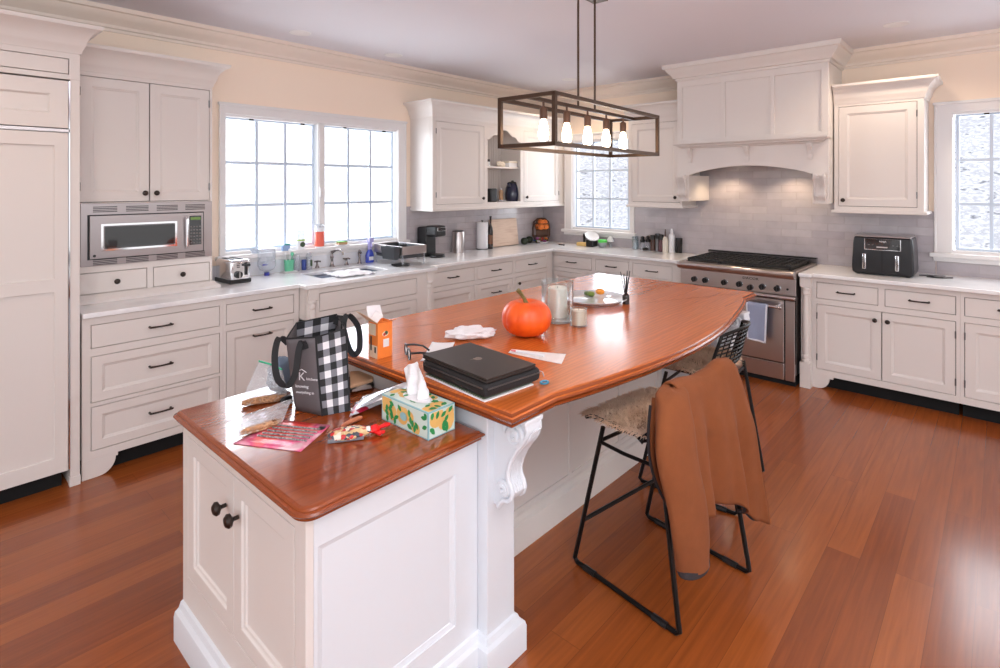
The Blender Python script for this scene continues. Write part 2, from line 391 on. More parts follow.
window('window_2', 'R', 3.83, 3.05, 1.075, 2.15, [(.02, .745)], 3, .10, .05)
window('window_3', 'R', .285, -1.0, 1.075, 2.18, [(.02, .62), (.68, 1.25)], 3, .105, .1)
# backsplashes
def bs(name, wall, a, b, z0, z1, mat):
    m = MB()
    if wall == 'L': m.box((a, YW - .012, z0), (b, YW, z1))
    else: m.box((XW - .012, a, z0), (XW, b, z1))
    struct(m.build(name, mat))
bs('trim_3', 'L', 3.33, XW - .012, .91, 1.40, 'tileL')
bs('trim_4', 'R', 3.925, YW - .012, .91, 1.40, 'tileR')
bs('trim_5', 'R', 3.005, 3.925, .91, 1.012, 'tileR')
bs('trim_6', 'R', 1.01, 2.30, .91, 1.86, 'tileR')
bs('trim_9', 'R', .385, 1.01, .91, 1.40, 'tileR')
bs('trim_10', 'R', 2.30, 3.005, .91, 1.40, 'tileR')
bs('trim_7', 'R', -1.4, .38, .91, 1.012, 'tileR')
M['slab'] = plain('white_stone_upstand', (226, 227, 231), .25)
bs('trim_8', 'L', 1.50, 3.33, .91, 1.012, 'slab')
struct(MB().box((-4.5, YW - .015, 0), (-.5, YW, .12)).build('baseboard_left', 'trim'))

# ================================================================ CABINETS
DOORR = [(0, 0), (.056, 0), (.060, .004), (.066, .006), (.070, .010)]     # shaker rail, small bead, flat panel
DRWR = [(0, 0), (.001, 0)]
DEEP = [(0, 0), (.048, 0), (.052, .004), (.058, .006), (.062, .010)]
def knob(parent, u, z, mat='bronze', y=0, s=1):
    MB().lathe([(.005 * s, -.004), (.005 * s, -.014 * s), (.008 * s, -.018 * s), (.0155 * s, -.022 * s), (.0165 * s, -.028 * s), (.011 * s, -.034 * s), (.001, -.036 * s)][::-1], (u, y, z), 14, ax='y').build('knob', mat, parent, smooth=True)
def pull(parent, u, z, w=.11, y=0):
    h = w / 2
    m = MB().tube([(u - h - .008, y - .026, z + .001), (u - h, y - .026, z), (u - h * .5, y - .0275, z - .0005), (u, y - .028, z - .001), (u + h * .5, y - .0275, z - .0005), (u + h, y - .026, z), (u + h + .008, y - .026, z + .001)], [.004, .0062, .0055, .005, .0055, .0062, .004], 8)
    for q in (-h, h): m.lathe([(.007, 0), (.005, -.008), (.005, -.028)], (u + q, y, z), 8, ax='y')
    m.build('pull_handle', 'bronze', parent, smooth=True)
def front(root, kind, u0, u1, z0, z1, hw, mat='cab', y=0):
    """kind: door / drawer / deep; hw: list of ('knob'|'pull', u, z) in the unit's coordinates"""
    rs = {'door': DOORR, 'drawer': DRWR, 'deep': DEEP}[kind]
    nm = 'door' if kind == 'door' else 'drawer'
    o = MB().panel(u0, z0, u1, z1, y, .02, rs).build(nm, mat, root, bevel=.0012, seg=1)
    for k, u, z in hw:
        (knob if k == 'knob' else pull)(o, u, z)
    return o
def hinges(o, u, z0, z1):
    for z in (z0 + .09, z1 - .09): MB().lathe([(.004, z - .025), (.0045, z - .024), (.0045, z + .024), (.004, z + .025)], (u, -.002, 0), 8).build('hinge', 'steeld', o)
def unit(name, label, cat, wall, a, b, plane, depth, z0, z1, fronts, mat='cab', toe=.0, group=None, feet=(), low=None, solidbox=True):
    """a cabinet with a face frame. a,b: ends left->right; L: x coords, R: y coords (a>b). fronts in the same coords"""
    if wall == 'L': root = thing(name, label, cat, (a, plane, 0), 0, group); U = lambda t: t - a
    else: root = thing(name, label, cat, (plane, a, 0), -PI / 2, group); U = lambda t: a - t
    W = U(b); g = .0036
    fr = [(k, U(p), U(q), c, d, [(h[0], U(h[1]), h[2]) for h in hw]) for k, p, q, c, d, hw in fronts]
    us, vs = [0, W], [z0, z1]
    for k, p, q, c, d, hw in fr: us += [p - g, q + g]; vs += [c - g, d + g]
    us = [min(max(u, 0), W) for u in us]
    MB().plate(us, vs, lambda u, v: not any(p - g < u < q + g and c - g < v < d + g for k, p, q, c, d, hw in fr), 0, .022, 'y').build('face_frame', mat, root, bevel=.001, seg=1)
    if fr and solidbox:
        MB().box((.002, .0222, z0 + .002), (W - .002, .026, min(z1 - .002, max(f[4] for f in fr) + .012))).build('painted_gap_shade', 'gap', root)  # dark sheet behind the fronts, standing in for shade in the gaps
    if solidbox: MB().box((0, .026, z0), (W, depth, z1 if not low else low)).build('carcass', mat, root)
    for k, p, q, c, d, hw in fr: front(root, k, p, q, c, d, hw, mat)
    if toe:
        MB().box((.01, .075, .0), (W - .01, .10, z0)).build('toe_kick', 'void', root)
        for side in feet:
            P = [(0, 0), (.075, 0)] + [(.075 + .08 * math.sin(t * PI / 16), z0 - .018 - (z0 - .018) * math.cos(t * PI / 16) if 0 else (z0 - .018) * (1 - math.cos(t * PI / 16))) for t in range(1, 9)] + [(.165, z0 - .018), (.165, z0), (0, z0)]
            if side == 'r': P = [(W - p, q) for p, q in P][::-1]
            MB().prism(P, 0, .022, 'y').build('bracket_foot', mat, root, bevel=.001, seg=1)
    return root, W

PF = 3.68      # front plane of the sink-side base run
ZT, ZB, Z1a, Z1b, Z2a, Z2b = .88, .104, .712, .835, .155, .662
CABG = 'base cabinets under the white counters'
# --- fridge column
root, W = unit('refrigerator_surround', 'tall painted surround around the panelled fridge, with a flared crown', 'cabinet', 'L', -.36, .668, 3.66, .62, 2.165, 2.31,
               [('drawer', -.30, .618, 2.195, 2.272, [])], group=None, solidbox=False)
MB().box((.986, 0, 0), (W, .62, 2.165)).build('side_panel', 'cab', root, bevel=.002)
MB().box((.983, -.004, 0), (W + .003, .03, .05)).build('plinth_block', 'cab', root, bevel=.002)
MB().box((0, .026, 2.165), (W, .62, 2.31)).build('carcass', 'cab', root)
UCROWN = lambda z: [(0, z), (.006, z), (.010, z + .02), (.018, z + .035), (.024, z + .05), (.028, z + .07), (.04, z + .095), (.062, z + .118), (.085, z + .13), (.09, z + .145), (.09, z + .15), (0, z + .15)]
MB().sweep([(0, 0), (W, 0), (W, .205)], UCROWN(2.305)).build('crown', 'cab', root, smooth=True, ang=25)
fr = thing('refrigerator', 'tall built-in fridge hidden behind white panelled doors', 'refrigerator', (-.36, 3.66, 0))
MB().box((.02, .04, .10), (.97, .61, 2.15)).build('body', 'steeld', fr)
PR = [(0, 0), (.075, 0), (.080, .006), (.084, .012)]
MB().panel(.05, 1.905, .977, 2.155, -.008, .045, PR).build('upper_door', 'cab', fr, bevel=.002)
d = MB(); R = [(0, 0), (.085, 0), (.090, .007), (.094, .013)]
d.panel(.05, .095, .965, 1.13, -.008, .045, R); d.panel(.05, 1.06, .965, 1.88, -.008, .045, R)
d = MB()
us = [.05, .125, .918, .977]; vs = [.095, .175, 1.045, 1.115, 1.81, 1.88]
d.plate(us, vs, lambda u, v: not (.125 < u < .918 and (.175 < v < 1.045 or 1.115 < v < 1.81)), -.008, .037, 'y')
d.box((.12, .004, .17), (.92, .03, 1.82))
d.build('lower_door', 'cab', fr, bevel=.003)
MB().box((.045, -.006, 1.884), (.984, .02, 1.9)).build('divider_strip', 'steel', fr)
MB().box((.979, -.006, .10), (.985, .02, 2.155)).build('edge_strip', 'chrome', fr)
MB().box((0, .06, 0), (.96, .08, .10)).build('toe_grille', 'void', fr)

# --- base run left of sink
pf = PF
r, W = unit('base_cabinet', 'three-drawer base cabinet below the microwave, beside the fridge', 'cabinet', 'L', .68, 1.41, pf, .58, ZB, ZT,
     [('drawer', .723, 1.388, Z1a, Z1b, [('pull', 1.056, .776)]), ('deep', .723, 1.388, .414, Z2b, [('pull', 1.056, .545)]), ('deep', .723, 1.388, Z2a - .004, .386, [('pull', 1.056, .275)])], toe=1, feet='l', group=CABG)
r, W = unit('base_cabinet', 'base cabinet with one drawer over a tall pull-out, left of the sink', 'cabinet', 'L', 1.4105, 1.925, pf, .58, ZB, ZT,
     [('drawer', 1.434, 1.885, Z1a, Z1b, [('pull', 1.66, .776)]), ('deep', 1.434, 1.885, Z2a, Z2b, [('pull', 1.66, .605)])], toe=1, group=CABG)
# sink base, standing forward
ps = 3.58
r, W = unit('sink_base_cabinet', 'sink cabinet standing forward between two slim turned pilasters', 'cabinet', 'L', 1.93, 3.09, ps, .68, ZB, ZT,
     [('drawer', 2.03, 2.905, Z1a, Z1b, []), ('door', 2.03, 2.465, Z2a, Z2b, [('knob', 2.435, .60)]), ('door', 2.471, 2.905, Z2a, Z2b, [('knob', 2.51, .60)])], toe=1, feet='lr', low=.66)
def pilaster(parent, u, y0=0, mat='cab', w=.075, name='pilaster'):
    m = MB().box((u - w / 2, y0 - .02, 0), (u + w / 2, y0 + .05, .20)).box((u - w / 2, y0 - .02, .80), (u + w / 2, y0 + .05, .88)).box((u - w / 2 + .002, y0 + .012, .2), (u + w / 2 - .002, y0 + .03, .80))
    r0 = w * .36
    m.lathe([(r0, .20), (r0 * 1.15, .205), (r0 * 1.15, .22), (r0 * .8, .228), (r0 * .95, .245), (r0 * .95, .255), (r0 * .72, .265), (r0 * .82, .30), (r0 * .9, .5), (r0 * .82, .70), (r0 * .72, .735), (r0 * .95, .745), (r0 * .95, .755), (r0 * .8, .772), (r0 * 1.15, .78), (r0 * 1.15, .795), (r0, .80)], (u, y0 + .004, 0), 18)
    return m.build(name, mat, parent, smooth=True, ang=30)
for e0 in (0, W - .012): MB().box((e0, .026, .104), (e0 + .012, .60, .88)).build('end_panel', 'cab', r)
pilaster(r, .045, .0); pilaster(r, W - .045, .0)
# right of sink
r, W = unit('base_cabinet', 'base cabinet with one drawer and door right of the sink, under the coffee maker', 'cabinet', 'L', 3.0905, 3.70, pf, .58, ZB, ZT,
     [('drawer', 3.121, 3.685, Z1a, Z1b, [('pull', 3.40, .776)]), ('door', 3.121, 3.685, Z2a, Z2b, [])], toe=1, group=CABG)
r, W = unit('base_cabinet', 'three-drawer base cabinet under the paper towel roll', 'cabinet', 'L', 3.7005, 4.25, pf, .58, ZB, ZT,
     [('drawer', 3.72, 4.23, Z1a, Z1b, [('pull', 3.975, .776)]), ('deep', 3.72, 4.23, .414, Z2b, [('pull', 3.975, .56)]), ('deep', 3.72, 4.23, Z2a, .386, [('pull', 3.975, .275)])], toe=1, group=CABG)
r, W = unit('base_cabinet', 'corner base cabinet with drawer over door, under the cutting board', 'cabinet', 'L', 4.2505, 4.90, pf, .58, ZB, ZT,
     [('drawer', 4.275, 4.80, Z1a, Z1b, [('pull', 4.54, .776)]), ('door', 4.275, 4.80, Z2a, Z2b, [('knob', 4.315, .60)])], toe=1, group=CABG)
# range wall, left of range
XF = 4.93
def rp(x, y): return y
r, W = unit('base_cabinet', 'corner base cabinet of wide drawers under the corner of the white counter', 'cabinet', 'R', 3.75, 3.165, XF, .555, ZB, ZT,
     [('drawer', 3.714 - .02, 3.191, Z1a, Z1b, [('pull', 3.44, .776)]), ('deep', 3.694, 3.191, .414, Z2b, [('pull', 3.44, .56)]), ('deep', 3.694, 3.191, Z2a, .386, [('pull', 3.44, .275)])], toe=1, group=CABG)
r, W = unit('base_cabinet', 'narrow base cabinet with drawer over door, below the small back window', 'cabinet', 'R', 3.1645, 2.735, XF, .555, ZB, ZT,
     [('drawer', 3.14, 2.755, Z1a, Z1b, [('pull', 2.95, .776)]), ('door', 3.14, 2.755, Z2a, Z2b, [('knob', 3.10, .60)])], toe=1, group=CABG)
r, W = unit('base_cabinet', 'base cabinet with drawer over door standing left of the steel range', 'cabinet', 'R', 2.7345, 2.17, XF, .555, ZB, ZT,
     [('drawer', 2.71, 2.30, Z1a, Z1b, [('pull', 2.50, .776)]), ('door', 2.71, 2.30, Z2a, Z2b, [('knob', 2.35, .60)])], toe=1, feet='r', group=CABG)
# right of range
r, W = unit('base_cabinet', 'two-door base cabinet right of the range, under the air fryer', 'cabinet', 'R', 1.19, .212, XF, .555, ZB, ZT,
     [('drawer', 1.086, .685, Z1a, Z1b, [('pull', .888, .776)]), ('drawer', .638, .238, Z1a, Z1b, [('pull', .437, .776)]),
      ('door', 1.086, .663, Z2a, Z2b, [('knob', .70, .60)]), ('door', .657, .238, Z2a, Z2b, [('knob', .622, .60)])], toe=1, feet='', group=CABG)
P = [(0.02, 0), (.115, 0)] + [(.115 + .075 * math.sin(t * PI / 16), .086 * (1 - math.cos(t * PI / 16))) for t in range(1, 9)] + [(.215, .086), (.215, .104), (.02, .104)]
MB().prism(P, 0, .022, 'y').build('bracket_foot', 'cab', r, bevel=.001, seg=1)
pilaster(r, .036, -.055)
for q in r.children:
    if q.name.startswith('door'):
        x = [v.co.x for v in q.data.vertices]; hinges(q, min(x) - .001 if min(x) < .3 else max(x) + .001, Z2a, Z2b)
r, W = unit('base_cabinet', 'base cabinet with drawer over door below the right-hand window, cut by the frame', 'cabinet', 'R', .2115, -.30, XF, .555, ZB, ZT,
     [('drawer', .187, -.27, Z1a, Z1b, [('pull', -.04, .776)]), ('door', .187, -.27, Z2a, Z2b, [('knob', -.23, .60)])], toe=1, group=CABG)
for q in r.children:
    if q.name.startswith('door'): hinges(q, min(v.co.x for v in q.data.vertices) - .001, Z2a, Z2b)
r, W = unit('base_cabinet', 'last base cabinet of the run, past the frame edge', 'cabinet', 'R', -.3005, -1.20, XF, .555, ZB, ZT,
     [('drawer', -.33, -.74, Z1a, Z1b, [('pull', -.53, .776)]), ('door', -.33, -.74, Z2a, Z2b, [('knob', -.37, .60)])], toe=1, group=CABG)

# ---------------------------------------------------------------- counters
def inL(u, v):
    if 2.15 < u < 2.75 and 3.76 < v < 4.08: return False
    if v > 3.65: return u > .678
    if 3.548 < v <= 3.65 and 1.91 < u < 3.11: return True
    return False
c = MB()
def inAll(u, v):
    if u > 4.87 and v < 3.65: return True and v > 2.165
    return inL(u, v)
c.plate([.678, 1.91, 2.15, 2.75, 3.11, 4.87, XW - .013], [2.165, 3.548, 3.65, 3.76, 4.08, YW - .013], lambda u, v: (u > 4.87 and v < 3.65) or inL(u, v), .881, .91)
tag(c.build('countertop', 'quartz', bevel=.006, seg=3), 'long white stone countertop round the corner, with the sink in it', 'countertop')
c = MB().plate([4.87, XW - .013], [-1.2, 1.195], lambda u, v: True, .881, .91)
c.box((4.82, 1.10, .881), (4.88, 1.195, .91))
tag(c.build('countertop', 'quartz', bevel=.006, seg=3), 'short white stone countertop right of the range, carrying the air fryer', 'countertop')
# sink
s = thing('kitchen_sink', 'undermount steel sink below the window', 'sink', (2.45, 3.92, .88))
M['sinks'] = plain('sink_steel', (176, 184, 198), .35, .35)
w, h, dp = .33, .19, .20
MB().rings([[(-w, -h, 0), (w, -h, 0), (w, h, 0), (-w, h, 0)], [(-w * .99, -h * .98, 0), (w * .99, -h * .98, 0), (w * .99, h * .98, 0), (-w * .99, h * .98, 0)][::1],
            [(-w * .9, -h * .85, -.01), (w * .9, -h * .85, -.01), (w * .9, h * .85, -.01), (-w * .9, h * .85, -.01)],
            [(-w * .88, -h * .83, -dp), (w * .88, -h * .83, -dp), (w * .88, h * .83, -dp), (-w * .88, h * .83, -dp)]], cap0=False).build('basin', 'sinks', s, solid=.002)
MB().lathe([(.04, 0), (.042, .003), (.03, .004), (.028, .001)], (0, 0, -dp + .001), 18).build('drain', 'chrome', s)

# ---------------------------------------------------------------- hutch with microwave
PH = 3.96
r, W = unit('microwave_cabinet', 'tall wall cabinet standing on the counter beside the fridge, microwave built in', 'cabinet', 'L', .6695, 1.448, PH, .318, .911, 2.28,
     [('door', .722, 1.074, 1.506, 2.243, [('knob', 1.047, 1.556)]), ('door', 1.080, 1.428, 1.506, 2.243, [('knob', 1.110, 1.556)]),
      ('drawer', .722, 1.060, .965, 1.085, [('knob', .90, 1.026)]), ('drawer', 1.10, 1.428, .965, 1.085, [('knob', 1.26, 1.026)])], solidbox=True)
for q in r.children:
    if q.name.startswith('door'):
        x = [v.co.x for v in q.data.vertices]; hinges(q, min(x) - .001 if min(x) < .2 else max(x) + .001, 1.506, 2.243)
MB().sweep([(0, 0), (W, 0), (W, .318)], UCROWN(2.27)).build('crown', 'cab', r, smooth=True, ang=25)
MB().sweep([(0, 0), (W, 0), (W, .318)], [(0, .911), (.04, .911), (.04, .93), (.03, .938), (.02, .945), (.012, .955), (0, .957)]).build('base_moulding', 'cab', r, smooth=True, ang=25)
mw = thing('microwave_oven', 'steel built-in microwave in its vented trim frame above the counter', 'microwave', (.667, PH, 0))
m = MB(); m.plate([.055, .09, .72, .775], [1.128, 1.172, 1.425, 1.497], lambda u, v: not (.09 < u < .72 and 1.172 < v < 1.425), -.014, -.001, 'y')
m.build('trim_frame', 'steelm', mw, bevel=.002)
for zc in (1.461, 1.150):
    sl = MB()
    for k in range(4):
        u = .115 + k * .165
        for j in range(4): sl.box((u, -.0155, zc - .016 + j * .0095), (u + .12, -.0135, zc - .0115 + j * .0095))
    sl.build('vent_slots', 'black', mw)
MB().box((.088, -.018, 1.166), (.722, -.002, 1.43)).build('gasket', 'black', mw)
MB().panel(.096, 1.172, .712, 1.424, -.034, .03, [(0, 0), (.001, 0)]).build('door', 'steelm', mw, bevel=.004)
MB().panel(.150, 1.215, .555, 1.375, -.0375, .01, [(0, 0), (.012, 0), (.016, .004)]).build('window_frame', 'chrome', mw)
MB().box((.168, -.038, 1.232), (.538, -.030, 1.358)).build('window_glass', 'darkglass', mw)
MB().box((.628, -.0375, 1.215), (.700, -.03, 1.405)).build('keypad', 'darkglass', mw)
k = MB()
for i in range(4):
    for j in range(6): k.cbox((.638 + i * .0175, -.038, 1.228 + j * .021), (.011, .002, .009))
k.build('buttons', 'steeld', mw)
M['disp'] = plain('green_display', (60, 80, 40), .3, emit=(150, 190, 90), es=.3)
MB().box((.634, -.039, 1.378), (.694, -.0372, 1.396)).build('display', 'disp', mw)
MB().lathe([(.008, -.0005), (.008, .002)], (.118, -.035, 1.19), 14, ax='y').build('round_badge', 'black', mw)
MB().tube([(.607, -.034, 1.20), (.607, -.06, 1.215), (.607, -.06, 1.385), (.607, -.034, 1.40)], .008, 10).build('handle', 'chrome', mw, smooth=True)

# ---------------------------------------------------------------- upper cabinet with niche, right of sink window
PU = 3.95
r = thing('wall_cabinet', 'long wall cabinet with an open scalloped niche, right of the sink window', 'cabinet', (3.395, PU, 0))
X0 = 3.395; U = lambda x: x - X0; W = XW - X0 - .001; D = YW - PU
n0, n1 = U(4.145), U(4.675)
fr = [(U(3.44), U(4.09), 1.425, 2.212), (U(4.735), U(5.385), 1.425, 2.212)]
g = .0028
MB().plate([0, W, n0, n1] + [t for f in fr for t in (f[0] - g, f[1] + g)], [1.385, 2.26, 1.43, 2.08] + [t for f in fr for t in (f[2] - g, f[3] + g)],
    lambda u, v: not (any(f[0] - g < u < f[1] + g and f[2] - g < v < f[3] + g for f in fr) or (n0 < u < n1 and 1.43 < v < 2.08)) and not (n0 < u < n1 and 2.08 < v < 2.215), 0, .022, 'y').build('face_frame', 'cab', r, bevel=.001, seg=1)
sc = [(n0, 2.225), (n0, 2.085)] + [(n0 + .02, 2.083), (n0 + .05, 2.10), (n0 + .075, 2.125), (n0 + .10, 2.135), (n0 + .14, 2.135), (n0 + .175, 2.16), (n0 + .215, 2.19), ((n0 + n1) / 2, 2.20), (n1 - .215, 2.19), (n1 - .175, 2.16), (n1 - .14, 2.135), (n1 - .10, 2.135), (n1 - .075, 2.125), (n1 - .05, 2.10), (n1 - .02, 2.083), (n1, 2.085), (n1, 2.225)]
MB().prism(sc, .001, .021, 'y').build('scalloped_valance', 'cab', r)
for f in fr: MB().box((f[0] - .012, .0222, f[2] - .012), (f[1] + .012, .026, f[3] + .012)).build('painted_gap_shade', 'gap', r)
MB().box((0, .026, 1.385), (n0 - .015, D, 2.26)).box((n1 + .015, .026, 1.385), (W, D, 2.26)).box((n0 - .015, .022, 1.385), (n1 + .015, D, 1.428)).box((n0 - .015, .022, 2.225), (n1 + .015, D, 2.26)).build('carcass', 'cab', r)
bb = MB()
k = 0; u = n0 - .015
while u < n1 + .015: bb.box((u, D - .02, 1.428), (min(u + .037, n1 + .015), D - .006, 2.225)); u += .040
bb.box((n0 - .015, D - .008, 1.428), (n1 + .015, D, 2.225)); bb.build('beadboard_back', 'cab', r)
MB().box((n0 - .014, .03, 1.79), (n1 + .014, D - .02, 1.808)).build('shelf', 'cab', r, bevel=.002)
MB().box((-.012, -.018, 1.36), (W, D, 1.387)).build('light_rail', 'cab', r, bevel=.004)
MB().sweep([(0, D), (0, 0), (W, 0)], UCROWN(2.255)).build('crown', 'cab', r, smooth=True, ang=25)
d = front(r, 'door', *fr[0], [('knob', fr[0][1] - .028, 1.475)]); hinges(d, fr[0][0] - .001, 1.425, 2.212)
d = front(r, 'door', *fr[1], [('knob', fr[1][0] + .028, 1.475)]); hinges(d, fr[1][1] + .001, 1.425, 2.212)

# upper cabinets either side of hood
PX = 5.15
UG = 'wall cabinets beside the range hood'
def upper(label, a, b, d0, d1, kn, crownpath, top):
    r, W = unit('wall_cabinet', label, 'cabinet', 'R', a, b, PX, XW - PX - .001, 1.405, top, [('door', d0, d1, 1.44, 2.235, [('knob', kn, 1.487)])], group=UG)
    MB().box((-.02, -.02, 1.383), (W + .02, XW - PX - .001, 1.407)).build('light_rail', 'cab', r, bevel=.005)
    return r, W
r, W = upper('narrow wall cabinet left of the range hood, beside the back window', 2.88, 2.30, 2.838, 2.325, 2.36, None, 2.30)
MB().sweep([(0, .35), (0, 0), (W, 0)], UCROWN(2.28)).build('crown', 'cab', r, smooth=True, ang=25)
r, W = upper('wall cabinet right of the range hood, above the air fryer', 1.01, .428, .977, .472, .945, None, 2.27)
hinges([q for q in r.children if q.name.startswith('door')][0], 1.01 - .471, 1.44, 2.235)
MB().sweep([(0, 0), (W, 0), (W, .35)], UCROWN(2.26)).build('crown', 'cab', r, smooth=True, ang=25)

# ---------------------------------------------------------------- range hood
HX, HA, HB = 5.0, 2.28, 1.02
r = thing('range_hood', 'panelled mantel hood with arched opening above the range', 'range hood', (HX, HA, 0), -PI / 2)
W = HA - HB; DD = XW - HX - .001
MB().box((0, .031, 1.98), (W, DD, 2.60)).build('chimney_box', 'cab', r)
m = MB(); a0, a1 = .115, W - .125
P = [(0, 1.70), (a0, 1.70)] + [(a0 + (a1 - a0) * i / 20, 1.70 + .078 * math.sin(PI * i / 20) ** .8) for i in range(1, 20)] + [(a1, 1.70), (W, 1.70), (W, 1.985), (0, 1.985)]
m.prism(P, 0, .03, 'y'); m.build('arched_apron', 'cab', r, bevel=.002, seg=1)
m = MB(); m.plate([0, .047, .41, .448, .825, .86, W - .053, W], [1.98, 2.04, 2.53, 2.60], lambda u, v: not (2.04 < v < 2.53 and (.047 < u < .41 or .448 < u < .825 or .86 < u < W - .053)), 0, .031, 'y')
m.box((.03, .012, 2.0), (W - .03, .03, 2.58)); m.build('panelled_front', 'cab', r, bevel=.003)
MB().box((0, .03, 1.70), (.018, DD, 1.985)).box((W - .018, .03, 1.70), (W, DD, 1.985)).box((.018, .03, 1.80), (W - .018, DD, 1.985)).build('canopy', 'cab', r)
for u0, u1 in ((0, .112), (W - .112, W)):
    MB().box((u0, .0, 1.457), (u1, DD, 1.70)).build('side_pier', 'cab', r, bevel=.003)
MB().sweep([(.07, .03), (.07, 0), (W - .075, 0), (W - .075, .03)], [(0, 1.945), (.02, 1.948), (.028, 1.958), (.05, 1.965), (.058, 1.978), (.075, 1.982), (.082, 1.99), (.082, 2.003), (.0, 2.006)]).build('mantel_shelf', 'cab', r, smooth=True, ang=25)
for uc in (.13, .64, W - .13):
    m = MB(); P = [(0, 1.815), (-.012, 1.815), (-.016, 1.84), (-.014, 1.86), (-.022, 1.885), (-.04, 1.91), (-.052, 1.93), (-.055, 1.948), (0, 1.948)]
    m.prism(P, uc - .016, uc + .016, 'x'); m.build('shelf_bracket', 'cab', r, bevel=.002)
def scroll_corbel(parent, uc, y0, ztop, h, dep, w, mat, name='scroll_corbel'):
    """carved S-scroll bracket: profile in the y-z plane, projecting to -y"""
    P = [(0, 1.0), (-1.0, 1.0), (-1.03, .93), (-.98, .86), (-.90, .80), (-.76, .72), (-.62, .62), (-.52, .52), (-.46, .42), (-.47, .34), (-.55, .28), (-.60, .22), (-.56, .15), (-.46, .11), (-.34, .10), (-.25, .06), (-.16, .0), (0, 0)]
    m = MB(); m.prism([(y0 + p * dep, ztop - h + q * h) for p, q in P], uc - w * .36, uc + w * .36, 'x')
    # raised edge fillets follow the outer curve
    for sx in (-1, 1):
        x = uc + sx * w * .40
        m.tube([(x, y0 + p * dep * .96, ztop - h + q * h) for p, q in P[1:-1]], w * .10, 8)
    for (py, pz, rr) in ((-.62, .84, .30), (-.33, .22, .17)):     # volutes on both cheeks
        for sx in (-1, 1):
            pts = []
            for i in range(26):
                a = i / 25 * 3.6 * PI; q = rr * (1 - .8 * i / 25)
                pts.append((uc + sx * w * (.38 + .08 * i / 25), y0 + py * dep + math.cos(a) * q * dep, ztop - h + pz * h + math.sin(a) * q * dep))
            m.tube(pts, w * .11, 6)
            m.lathe([(rr * dep * .9, -.001), (rr * dep * .5, w * .06), (.001, w * .08)] if sx > 0 else [(.001, -w * .08), (rr * dep * .5, -w * .06), (rr * dep * .9, .001)], (uc + sx * w * .36, y0 + py * dep, ztop - h + pz * h), 16, ax='x')
    for i in range(5):                                             # leaf ribs on the face
        t = i / 4; x = uc + (t - .5) * w * .5
        m.tube([(x, y0 + p * dep * 1.02, ztop - h + q * h) for p, q in P[2:12]], w * .055, 6)
    return m.build(name, mat, parent, smooth=True, ang=40)
scroll_corbel(r, .058, 0, 1.70, .215, .075, .085, 'cab'); scroll_corbel(r, W - .056, 0, 1.70, .215, .075, .085, 'cab')
MB().sweep([(0, DD), (0, 0), (W, 0), (W, DD)], [(0, 2.59), (.01, 2.592), (.014, 2.61), (.03, 2.615), (.034, 2.63), (.05, 2.65), (.07, 2.67), (.085, 2.695), (.10, 2.70), (.105, 2.725), (.105, 2.739), (0, 2.739)]).build('crown', 'cab', r, smooth=True, ang=25)
MB().box((.02, .20, 1.79), (W - .02, .45, 1.80)).build('vent_liner', 'steel', r)
for u in (.35, .90): MB().lathe([(.03, 1.782), (.03, 1.79)], (u, .30, 0), 16).build('hood_lamp', 'lampon', r)

# ---------------------------------------------------------------- range
RA, RB, RX = 2.155, 1.207, 4.80
r = thing('gas_range', 'wide stainless gas range with black knobs and cast iron grates', 'range', (RX, RA, 0), -PI / 2)
W = RA - RB; DB = XW - .014 - RX
MB().box((0, .012, .09), (W, DB, .90)).build('body', 'steeld', r, bevel=.003)
P = [(-.07, .885), (-.074, .90), (-.068, .914), (-.05, .921), (.02, .921), (.02, .862), (-.045, .862), (-.062, .868)]
m = MB().prism([(p, q) for p, q in P], -.002, W + .002, 'x').box((-.002, .02, .895), (W + .002, DB, .921)); m.build('cooktop', 'steel', r, bevel=.002)
MB().box((0, -.002, .725), (W, .02, .862)).build('control_panel', 'steel', r, bevel=.002)
MB().prism([(-.028, .693), (-.036, .706), (-.028, .72), (.015, .723), (.015, .69)], 0, W, 'x').build('lip', 'steel', r, bevel=.002)
o = MB().box((.012, -.004, .185), (W - .085, .02, .683)).build('oven_door', 'steel', r, bevel=.003)
MB().box((0, .004, .183), (W, .012, .69)).build('door_gap', 'void', r)
MB().box((W - .075, -.004, .045), (W - .006, .02, .683)).build('side_trim', 'steel', r, bevel=.002)
MB().box((.07, .003, .66), (W - .10, .012, .69)).build('vent_gap', 'void', r)
m = MB().tube([(.07, -.075, .635), (W - .095, -.075, .635)], .012, 12)
for u in (.10, W - .125): m.lathe([(.016, -.075), (.012, -.05), (.014, -.004)], (u, 0, .635), 12, ax='y')
m.lathe([(.014, -.012), (.017, -.008), (.017, .008), (.014, .012)], (.07, -.075, .635), 12, ax='x'); m.lathe([(.014, -.012), (.017, -.008), (.017, .008), (.014, .012)], (W - .095, -.075, .635), 12, ax='x')
m.build('handle', 'chrome', o, smooth=True)
MB().box((.012, -.004, .045), (W - .085, .02, .170)).build('warming_drawer', 'steel', r, bevel=.003)
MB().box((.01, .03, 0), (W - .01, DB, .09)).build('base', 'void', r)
for y in (2.023, 1.924, 1.76, 1.635, 1.547, 1.453, 1.339):
    u = RA - y; z = .757 if y == 1.547 else .775
    k = MB().lathe([(.027, -.001), (.027, -.005), (.025, -.007)][::-1], (u, -.002, z), 18, ax='y'); k.build('bezel', 'chrome', r, smooth=True)
    k = MB().lathe([(.024, -.006), (.0225, -.034), (.020, -.038), (.001, -.039)][::-1], (u, -.002, z), 18, ax='y').box((u - .004, -.050, z - .022), (u + .004, -.03, z + .022)); k.build('knob', 'black', r, smooth=True)
MB().lathe([(.009, -.008), (.009, 0)], (RA - 1.265, -.002, .775), 12, ax='y').build('igniter_button', 'black', r)
